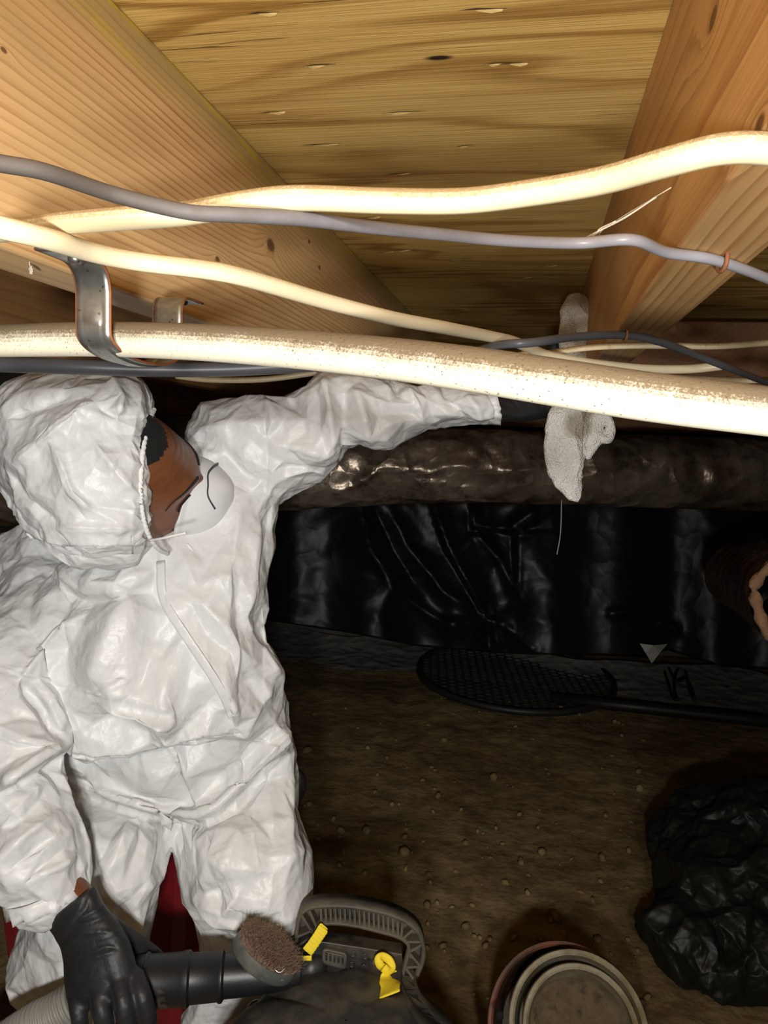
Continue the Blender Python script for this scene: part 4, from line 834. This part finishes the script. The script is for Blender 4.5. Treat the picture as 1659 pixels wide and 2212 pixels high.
for z, s_ in ((.012, .86), (.03, .875), (hb_ * .5, .94), (hb_ - .03, 1.0)):
    for (a, b) in sec: V.append(base + gx_ * a * s_ + gy_ * b * s_ + np.array([0, 0, z]))
Fc = [(r * ns + i, r * ns + (i + 1) % ns, (r + 1) * ns + (i + 1) % ns, (r + 1) * ns + i) for r in range(3) for i in range(ns)] + [tuple(range(ns))]
bevel(put(mesh(V, Fc), 'tub', RED, bn, smooth=False), .003)
Rb = np.column_stack([gx_, gy_, [0, 0, 1]])
bevel(put(box_bm(base + np.array([0, 0, hb_ - .012]), (wv_ * 2 + .03, dv_ * 2 + .03, .034), Rb), 'lid', RED, bn), .01, 3)
# small black thing half hidden behind the leg
me = remesh([limb([(P(628, 1690, 1.42), .020), (P(644, 1700, 1.42), .016), (P(636, 1730, 1.42), .012), (P(622, 1775, 1.42), .010)]), limb([(P(645, 1676, 1.42), .013), (P(649, 1700, 1.42), .013), (P(643, 1722, 1.42), .010)])], .004, 5)
put(me, 'rubber_grip', RUB, bn, label='black rounded grip end')
# ---------------------------------------------------------------- shop vacuum
def grimy(name, col, dust=(.16, .12, .07), rough=.45, lo=.52):
    t = NT(name); v = t.map(); n = t.noise(v, 11, 5, .65); f = t.ramp(n, [(lo, 0.0), (lo + .16, .55)])
    sp = t.ramp(t.voro(v, 60, 'F1'), [(.05, .8), (.10, 0.0)]); f = t.math('MAXIMUM', f, t.math('MULTIPLY', sp, t.ramp(t.noise(v, 6, 2), [(.5, 0.0), (.6, 1.0)])))
    c = t.mix(f, col, dust); t.bump(t.noise(v, 260, 3), .12, .001); return t.done(c, t.math('ADD', t.math('MULTIPLY', f, .3), rough), 0, .5)
VB = grimy('black_vacuum_plastic', (.014, .014, .014), (.12, .09, .05)); VD = grimy('dusty_black_plastic', (.032, .031, .028), (.13, .105, .062), .5, .44)
vac = thing('shop_vacuum', 'black wet and dry vacuum with ribbed carry handle and yellow tags', 'vacuum')
vc = ONZ(742, 2330, -H + .34); vx, vy = vc[0], vc[1]
fr = (np.eye(3), np.array([vx, vy, 0]))
V, Fc = lathe([(0.001, .02), (.15, .02), (.165, .03), (.178, .26), (.182, .265), (.182, .285), (.176, .29)], 56); put(mesh(xf(V, fr), Fc), 'drum', VB, vac)
V, Fc = lathe([(.150, .275), (.196, .275), (.200, .282), (.200, .302), (.194, .310), (.172, .312)], 56); put(mesh(xf(V, fr), Fc), 'lid_rim', VB, vac)
prof = [(.168, .245), (.172, .262), (.170, .288), (.160, .318), (.140, .345), (.112, .365), (.075, .378), (.035, .384), (.001, .385)]
prof = [(r, .305 + (z - .245) * .82) for r, z in prof]; V, Fc = lathe([tuple(p) for p in spline(prof, 4)], 72); a = np.arctan2(V[:, 1], V[:, 0]); rr = np.hypot(V[:, 0], V[:, 1])
g = np.exp(-((((a - 1.95 + np.pi) % (2 * np.pi)) - np.pi) / .10) ** 2) + np.exp(-((((a - 2.75 + np.pi) % (2 * np.pi)) - np.pi) / .10) ** 2) + np.exp(-((((a - 1.1 + np.pi) % (2 * np.pi)) - np.pi) / .12) ** 2)
V[:, 2] -= g * .008 * np.clip((rr - .03) / .05, 0, 1); dome = put(mesh(xf(V, fr), Fc), 'motor_cover', VD, vac)
STEEL = plain('bright_steel_wire', (.6, .6, .58), .25, 1.0)
for k, (x, y) in enumerate(((545, 2172), (530, 2204))):
    c = P(x, y, 1.04); tube_obj('latch_wire', spline([c + CAMR * .012 + CAMU * .008, c + CAMR * .002 + CAMU * .006, c - CAMR * .006 - CAMU * .004, c - CAMR * .008 - CAMU * .018], 5), .0016, STEEL, vac, seg=6)
# handle: an open frame with webbed sides and a ribbed grip, standing up behind the cover
HZ = 1.075
hn = -np.array(CAMB) * 1.0; hn = hn / np.linalg.norm(hn)                       # away from the viewer
def hp(x, y, d=0.0): return P(x, y, HZ - .17 * float(np.clip((y - 2085) / 130., 0, 1)) * (x > 862)) + hn * (d - .030)
outer = spline([(648, 2062), (645, 2020), (646, 1985), (655, 1952), (680, 1938), (720, 1935), (770, 1938), (830, 1950), (875, 1968), (902, 1992), (913, 2025), (910, 2055), (898, 2085), (897, 2115), (912, 2150), (940, 2182), (985, 2220)], 6)
inner = spline([(678, 2062), (678, 2020), (682, 1995), (690, 1978), (700, 1973), (735, 1972), (780, 1979), (825, 1990), (856, 1999), (874, 2009), (882, 2024), (877, 2050), (868, 2085), (866, 2115), (880, 2150), (908, 2190), (945, 2220)], 6)
HT = .032
def strip(line, name, th=.0035):
    V = []
    for i, (x, y) in enumerate(line): V += [hp(x, y, 0), hp(x, y, HT)]
    o = put(mesh(V, [(2 * i, 2 * i + 1, 2 * i + 3, 2 * i + 2) for i in range(len(line) - 1)]), name, VD, vac); m = o.modifiers.new('t', 'SOLIDIFY'); m.thickness = th; m.offset = 0; return o
strip(outer, 'handle_rail', .005); strip(inner, 'handle_rail', .004)
V = []; 
for o_, i_ in zip(outer, inner): V += [hp(o_[0], o_[1], .020), hp(i_[0], i_[1], .020)]
o = put(mesh(V, [(2 * i, 2 * i + 1, 2 * i + 3, 2 * i + 2) for i in range(len(outer) - 1)]), 'handle_web', VD, vac); m = o.modifiers.new('t', 'SOLIDIFY'); m.thickness = .004
def rib(a, b, name='handle_rib', th=.0032, d0=.001, d1=.02):
    a3, b3 = hp(a[0], a[1], 0), hp(b[0], b[1], 0); d = b3 - a3; s = np.cross(d, hn); s = s / np.linalg.norm(s) * th / 2
    V = [q + t_ + hn * dd for q in (a3, b3) for t_ in (-s, s) for dd in (d0, d1)]
    put(mesh(V, [(0, 1, 3, 2), (4, 6, 7, 5), (0, 4, 5, 1), (2, 3, 7, 6), (0, 2, 6, 4), (1, 5, 7, 3)]), name, VD, vac, smooth=False)
def at_(line, x): k = np.argmin(abs(line[:, 0] - x) + (line[:, 1] > 2030) * 999); return line[k]
for x in np.linspace(697, 858, 17):
    ti = np.interp(x, [690, 700, 735, 780, 825, 856, 866], [1978, 1973, 1972, 1979, 1990, 1999, 2003]); to = np.interp(x, [655, 680, 720, 770, 830, 875, 902], [1952, 1938, 1935, 1938, 1950, 1968, 1992]); rib((x, to), (x + 1, ti))
zig = [((646, 2000), (680, 1985)), ((655, 1952), (682, 1995)), ((672, 1942), (688, 1980)), ((646, 2020), (680, 1998)), ((648, 2055), (678, 2030)), ((646, 2015), (678, 2050)), ((868, 1966), (866, 2003)), ((868, 2004), (893, 1982)), ((876, 2010), (910, 2010)), ((911, 2015), (881, 2032)), ((881, 2032), (907, 2062)), ((907, 2062), (874, 2064)), ((874, 2064), (897, 2095)), ((897, 2100), (867, 2100)), ((867, 2100), (902, 2130)), ((902, 2130), (872, 2132)), ((872, 2132), (928, 2170)), ((928, 2170), (898, 2175)), ((898, 2175), (955, 2195))]
for a, b in zig: rib(a, b, 'handle_web_rib')
# crosspiece with two latches
def plate(pts, d0, d1, name, mat, parent, bv=.003):
    n = len(pts); V = [hp(x, y, d0) for x, y in pts] + [hp(x, y, d1) for x, y in pts]
    o = put(mesh(V, [tuple(range(n))[::-1], tuple(range(n, 2 * n))] + [(i, (i + 1) % n, n + (i + 1) % n, n + i) for i in range(n)]), name, mat, parent, smooth=False); bevel(o, bv, 2); return o
plate([(676, 2012), (705, 2014), (790, 2027), (868, 2040), (870, 2080), (866, 2130), (800, 2116), (690, 2092), (676, 2080)], .006, .034, 'crosspiece', VB, vac)
plate([(690, 2072), (800, 2095), (796, 2135), (690, 2112)], -.012, .02, 'rear_cowl', VD, vac, .006)
for q in ([(700, 2024), (708, 2022), (748, 2031), (752, 2037), (751, 2062), (745, 2066), (704, 2055), (699, 2049)], [(805, 2047), (812, 2044), (856, 2053), (860, 2058), (858, 2083), (852, 2086), (808, 2078), (803, 2070)]):
    lf = plate(q, -.002, .010, 'latch', VD, vac, .002); cx_ = np.mean([a for a, b in q]); cy_ = np.mean([b for a, b in q])
    for k in range(5):
        x = cx_ - 17 + k * 8.5; y = cy_ - 3 + (x - cx_) * .2; plate([(x - 2, y - 8), (x + 2, y - 7), (x + 2, y + 7), (x - 2, y + 6)], -.006, .002, 'latch_tooth', VB, lf, .0008)
    plate([(q[1][0] + 1, q[1][1] + 3), (q[2][0] - 2, q[2][1] + 3), (q[2][0] - 2, q[2][1] + 7), (q[1][0] + 1, q[1][1] + 7)], -.005, .002, 'latch_lip', VD, lf, .001)
for (x, y) in ((765, 2038), (790, 2043), (762, 2060), (787, 2066)):
    V, Fc = lathe([(.0045, .0), (.0045, .004), (.0025, .004), (.0025, .001), (.0005, .001)], 14); put(mesh(xf(V, frame_mat(hp(x, y, .007), -hn, CAMR)), Fc), 'screw_boss', VB, vac)
me = remesh([limb([(P(650, 2100, 1.05), .019), (P(676, 2088, 1.05), .020), (P(683, 2086, 1.05), .018)])], .004, 5); put(me, 'hose_port', VB, vac)
# yellow tags
YEL = plain('yellow_ribbon', (.80, .60, .02), .7, var=.1, bump=.2, bscale=300)
def ribbon(pts, wpx, name='tag', th=.0011, seg=10):
    q = spline([P(*p) for p in pts], 6); w = np.interp(np.linspace(0, 1, len(q)), np.linspace(0, 1, len(wpx)), wpx) * 1.05 / F / 2; V, Fc = tube(q, w, th, seg, up=CAMB, power=3)
    V = V + CAMB * (.0010 * np.sin(np.arange(len(V)) * .37))[:, None]; return put(mesh(V, Fc), name, YEL, vac, label='yellow ribbon tag')
ribbon([(700, 2000, 1.034), (697, 2008, 1.028), (688, 2022, 1.026), (676, 2040, 1.024), (664, 2056, 1.022)], [20, 25, 24, 24, 25]); ribbon([(652, 2070, 1.022), (664, 2070, 1.020), (673, 2070, 1.020)], [9, 11, 11])
DB = bvh(dome); zt = [float(PROJ(cast(x, y, DB, .014))[2]) if cast(x, y, DB) is not None else 1.03 for x, y in ((841, 2108), (842, 2124), (841, 2150))]
ribbon([(838, 2088, 1.04), (841, 2108, zt[0]), (842, 2124, zt[1]), (841, 2150, zt[2])], [20, 40, 46, 46])
q = spline([P(*p) for p in ((836, 2092, 1.036), (822, 2086, 1.03), (818, 2072, 1.03), (826, 2066, 1.034), (840, 2074, 1.034), (846, 2090, 1.03), (838, 2097, 1.026), (828, 2090, 1.025))], 6); Vt, Ft = tube(q, .0062, .0026, 10, up=CAMB); put(mesh(Vt, Ft), 'tag_knot', YEL, vac, label='yellow ribbon knot')
# ---------------------------------------------------------------- wand with brush, and hose
WB = grimy('scuffed_black_wand', (.010, .010, .011), (.24, .185, .11), .42, .57)
wnd = thing('vacuum_wand', 'black plastic vacuum wand with round brush held in right glove', 'wand')
A_, B_ = P(285, 2122, .985), P(640, 2098, 1.015); dirw = B_ - A_; Lw = np.linalg.norm(dirw)
fr = frame_mat(A_, dirw, CAMU); pxm = 1.0 / F
V, Fc = lathe([(.001, .0), (.028, .0), (.0325, .006), (.0325, .016), (.0345, .017), (.0345, .020), (.032, .022), (.0325, .064), (.0335, .066), (.0340, .074), (.0305, .077), (.0295, .112), (.0312, .114), (.0312, .118), (.0268, .121), (.0255, .16), (.022, .20), (.017, .222), (.001, .224)], 40); put(mesh(xf(V, fr), Fc), 'wand_tube', WB, wnd); sharp(bpy.context.scene.objects[-1] if False else COL.objects[-1], 45)
bn_ = CAMR * .52 + CAMU * .76 + CAMB * .16; bn_ /= np.linalg.norm(bn_); bl = CAMR * .87 - CAMU * .5; bl = bl - bn_ * (bl @ bn_); bl /= np.linalg.norm(bl)
fr = frame_mat(P(563, 2078, .985), bn_, bl)
V, Fc = lathe([(.001, -.006), (.8, -.004), (.96, .0), (1.0, .004), (1.0, .016), (.95, .020), (.001, .020)], 48); V[:, 0] *= .047; V[:, 1] *= .029; GRB = grimy('grey_brush_base', (.07, .075, .07), (.22, .2, .15), .35, .5); put(mesh(xf(V, fr), Fc), 'brush_base', GRB, wnd); sharp(COL.objects[-1], 40)
random.seed(5); VV, FFc = [], []
for k in range(2600):
    u, a = math.sqrt(random.random()), random.random() * 6.2832; x, y = u * .045 * math.cos(a), u * .027 * math.sin(a); L_ = .013 + .005 * random.random(); bx_, by_ = x * .05 + random.gauss(0, .0022), y * .06 + random.gauss(0, .0022); r = .00042
    p = [(x, y, .018), (x + bx_ * .4, y + by_ * .4, .018 + L_ * .55), (x + bx_ * 1.2 + random.gauss(0, .0015), y + by_ * 1.2 + random.gauss(0, .0015), .018 + L_)]; o = len(VV)
    for i, c in enumerate(p):
        rr_ = r * (1, .9, .5)[i]
        for j in range(3): VV.append((c[0] + rr_ * math.cos(j * 2.094), c[1] + rr_ * math.sin(j * 2.094), c[2]))
    for i in range(2):
        for j in range(3): FFc.append((o + i * 3 + j, o + i * 3 + (j + 1) % 3, o + (i + 1) * 3 + (j + 1) % 3, o + (i + 1) * 3 + j))
BR = plain('brown_bristles', (.27, .17, .115), .8, var=.5, scale=260); o = put(mesh(xf(VV, fr), FFc), 'bristles', BR, wnd, kind='stuff', label='brown bristles')
tube_obj('bail_wire', spline([P(592, 2082, .962), P(596, 2096, .958), P(606, 2100, .958), P(618, 2090, .962)], 5), .0011, STEEL, wnd, seg=6)
HOSE = plain('grey_hose', (.24, .23, .20), .5, var=.25, scale=40)
hq = spline([P(160, 2165, .99), P(120, 2190, .985), P(70, 2215, .985), P(0, 2262, .99), P(-80, 2330, 1.03)], 40); nn = len(hq); cum = np.concatenate([[0], np.cumsum(np.linalg.norm(np.diff(hq, axis=0), axis=1))]); prof_ = .0245 + .0022 * np.sign(np.sin(cum / .0062 * 2 * np.pi)) * np.abs(np.sin(cum / .0062 * 2 * np.pi)) ** .5
tube_obj('hose', hq, prof_, HOSE, wnd, seg=28, label='grey corrugated hose')
# ---------------------------------------------------------------- nested pots
def potmat(name, col, mud): return plain(name, col, .55, var=.12, scale=20, dirt=(mud, 9, .42), bump=.15)
CRM = potmat('cream_pot_plastic', (.30, .265, .175), (.17, .125, .065)); BRN = potmat('brown_pot_plastic', (.14, .045, .022), (.06, .03, .015)); MUD = plain('dried_mud', (.11, .075, .035), .9, var=.5, scale=30, bump=.8, bscale=60, bdist=.006, dirt=((.03, .018, .01), 22, .5))
pn = np.array([0, 0, 1.0]) * .55 + CAMB * .75 - CAMR * .10; pn /= np.linalg.norm(pn); pc = P(1250, 2222, 1.2)
def pot(off, shift, r, hgt, mat, name, lab, cat, grp=None):
    fr = frame_mat(pc + pn * off + shift, pn, CAMR); t = thing(name, lab, cat, grp); k = .80
    V, Fc = lathe([(r * k * .98, -hgt), (r * .985 - .004, -.03), (r - .004, -.006), (r - .0045, -.001), (r - .001, .002), (r + .004, .001), (r + .006, -.004), (r + .005, -.012), (r + .001, -.014), (r * .985, -.032), (r * k + .001, -hgt - .004), (.001, -hgt - .004)], 56); o = put(mesh(xf(V, fr), Fc), 'pot_wall', mat, t); sharp(o, 50)
    return t, fr
t, fr = pot(-.045, -CAMR * .014 - CAMU * .004, .126, .14, BRN, 'plant_pot', 'brown plastic pot with drainage hole, outermost of the nested pots', 'pot')
V, Fc = lathe([(.0001, .001), (.006, .001), (.006, -.002)], 16); put(mesh(xf(V, frame_mat(P(1080, 2195, 1.17), CAMB)), Fc), 'drain_hole', plain('hole_black', (.004, .003, .003), .9), t)
pot(0, CAMR * 0, .107, .15, CRM, 'plant_pot', 'cream plastic pot sitting inside the brown pot at bottom right', 'pot')
t, fr = pot(-.020, CAMR * .007 + CAMU * -.003, .090, .10, CRM, 'plant_pot', 'smaller mud-stained cream pot, innermost of the nested pots', 'pot')
V = []; rows = 10
for i in range(rows + 1):
    for j in range(40): r_ = .077 * i / rows; a = j * 2 * math.pi / 40; V.append((r_ * math.cos(a), r_ * math.sin(a), -.082 + .010 * mnoise.noise(Vector((r_ * math.cos(a) * 30, r_ * math.sin(a) * 30, 1))) + .006 * (i > rows - 2)))
put(mesh(xf(V, fr), [(i * 40 + j, i * 40 + (j + 1) % 40, (i + 1) * 40 + (j + 1) % 40, (i + 1) * 40 + j) for i in range(rows) for j in range(40)]), 'dried_soil', MUD, t)
# ---------------------------------------------------------------- cobwebs and lint
WEB = plain('cobweb_silk', (.55, .50, .40), .9)
cw = thing('cobweb', 'dusty cobweb strand slanting up from grey cable near right joist', 'cobweb')
def strand(pts, r=.00035, parent=cw): tube_obj('strand', spline(pts, 5), r, WEB, parent, seg=5)
c_ = P(1292, 500, .40); 
strand([P(1255, 520, .40), c_, P(1350, 470, .385), P(1418, 425, .37)], .0006); strand([P(1290, 520, .41), c_, P(1300, 492, .4), P(1330, 478, .39)], .0005); strand([P(1278, 512, .40), P(1296, 498, .4), P(1305, 488, .4)], .0005); strand([P(1300, 515, .40), P(1298, 500, .4), P(1350, 465, .39), P(1450, 405, .36)], .0003)
def lint(x, y, Z, L, lab):
    t = thing('lint', lab, 'lint'); random.seed(int(x)); q = [P(x + random.uniform(-5, 5) * (k > 0), y + k * L / 5, Z) for k in range(6)]; tube_obj('fibre', spline(q, 4), .0005, WEB, t, seg=5)
    q = [P(x + random.uniform(-6, 6), y + L * .8 + random.uniform(-8, 8), Z) for k in range(9)]; tube_obj('fibre', spline(q, 4), .0007, WEB, t, seg=5)
lint(66, 556, .45, 34, 'tuft of pale lint hanging from left joist beside the strap'); lint(219, 614, .52, 18, 'small pale lint tuft between the two legs of the strap')
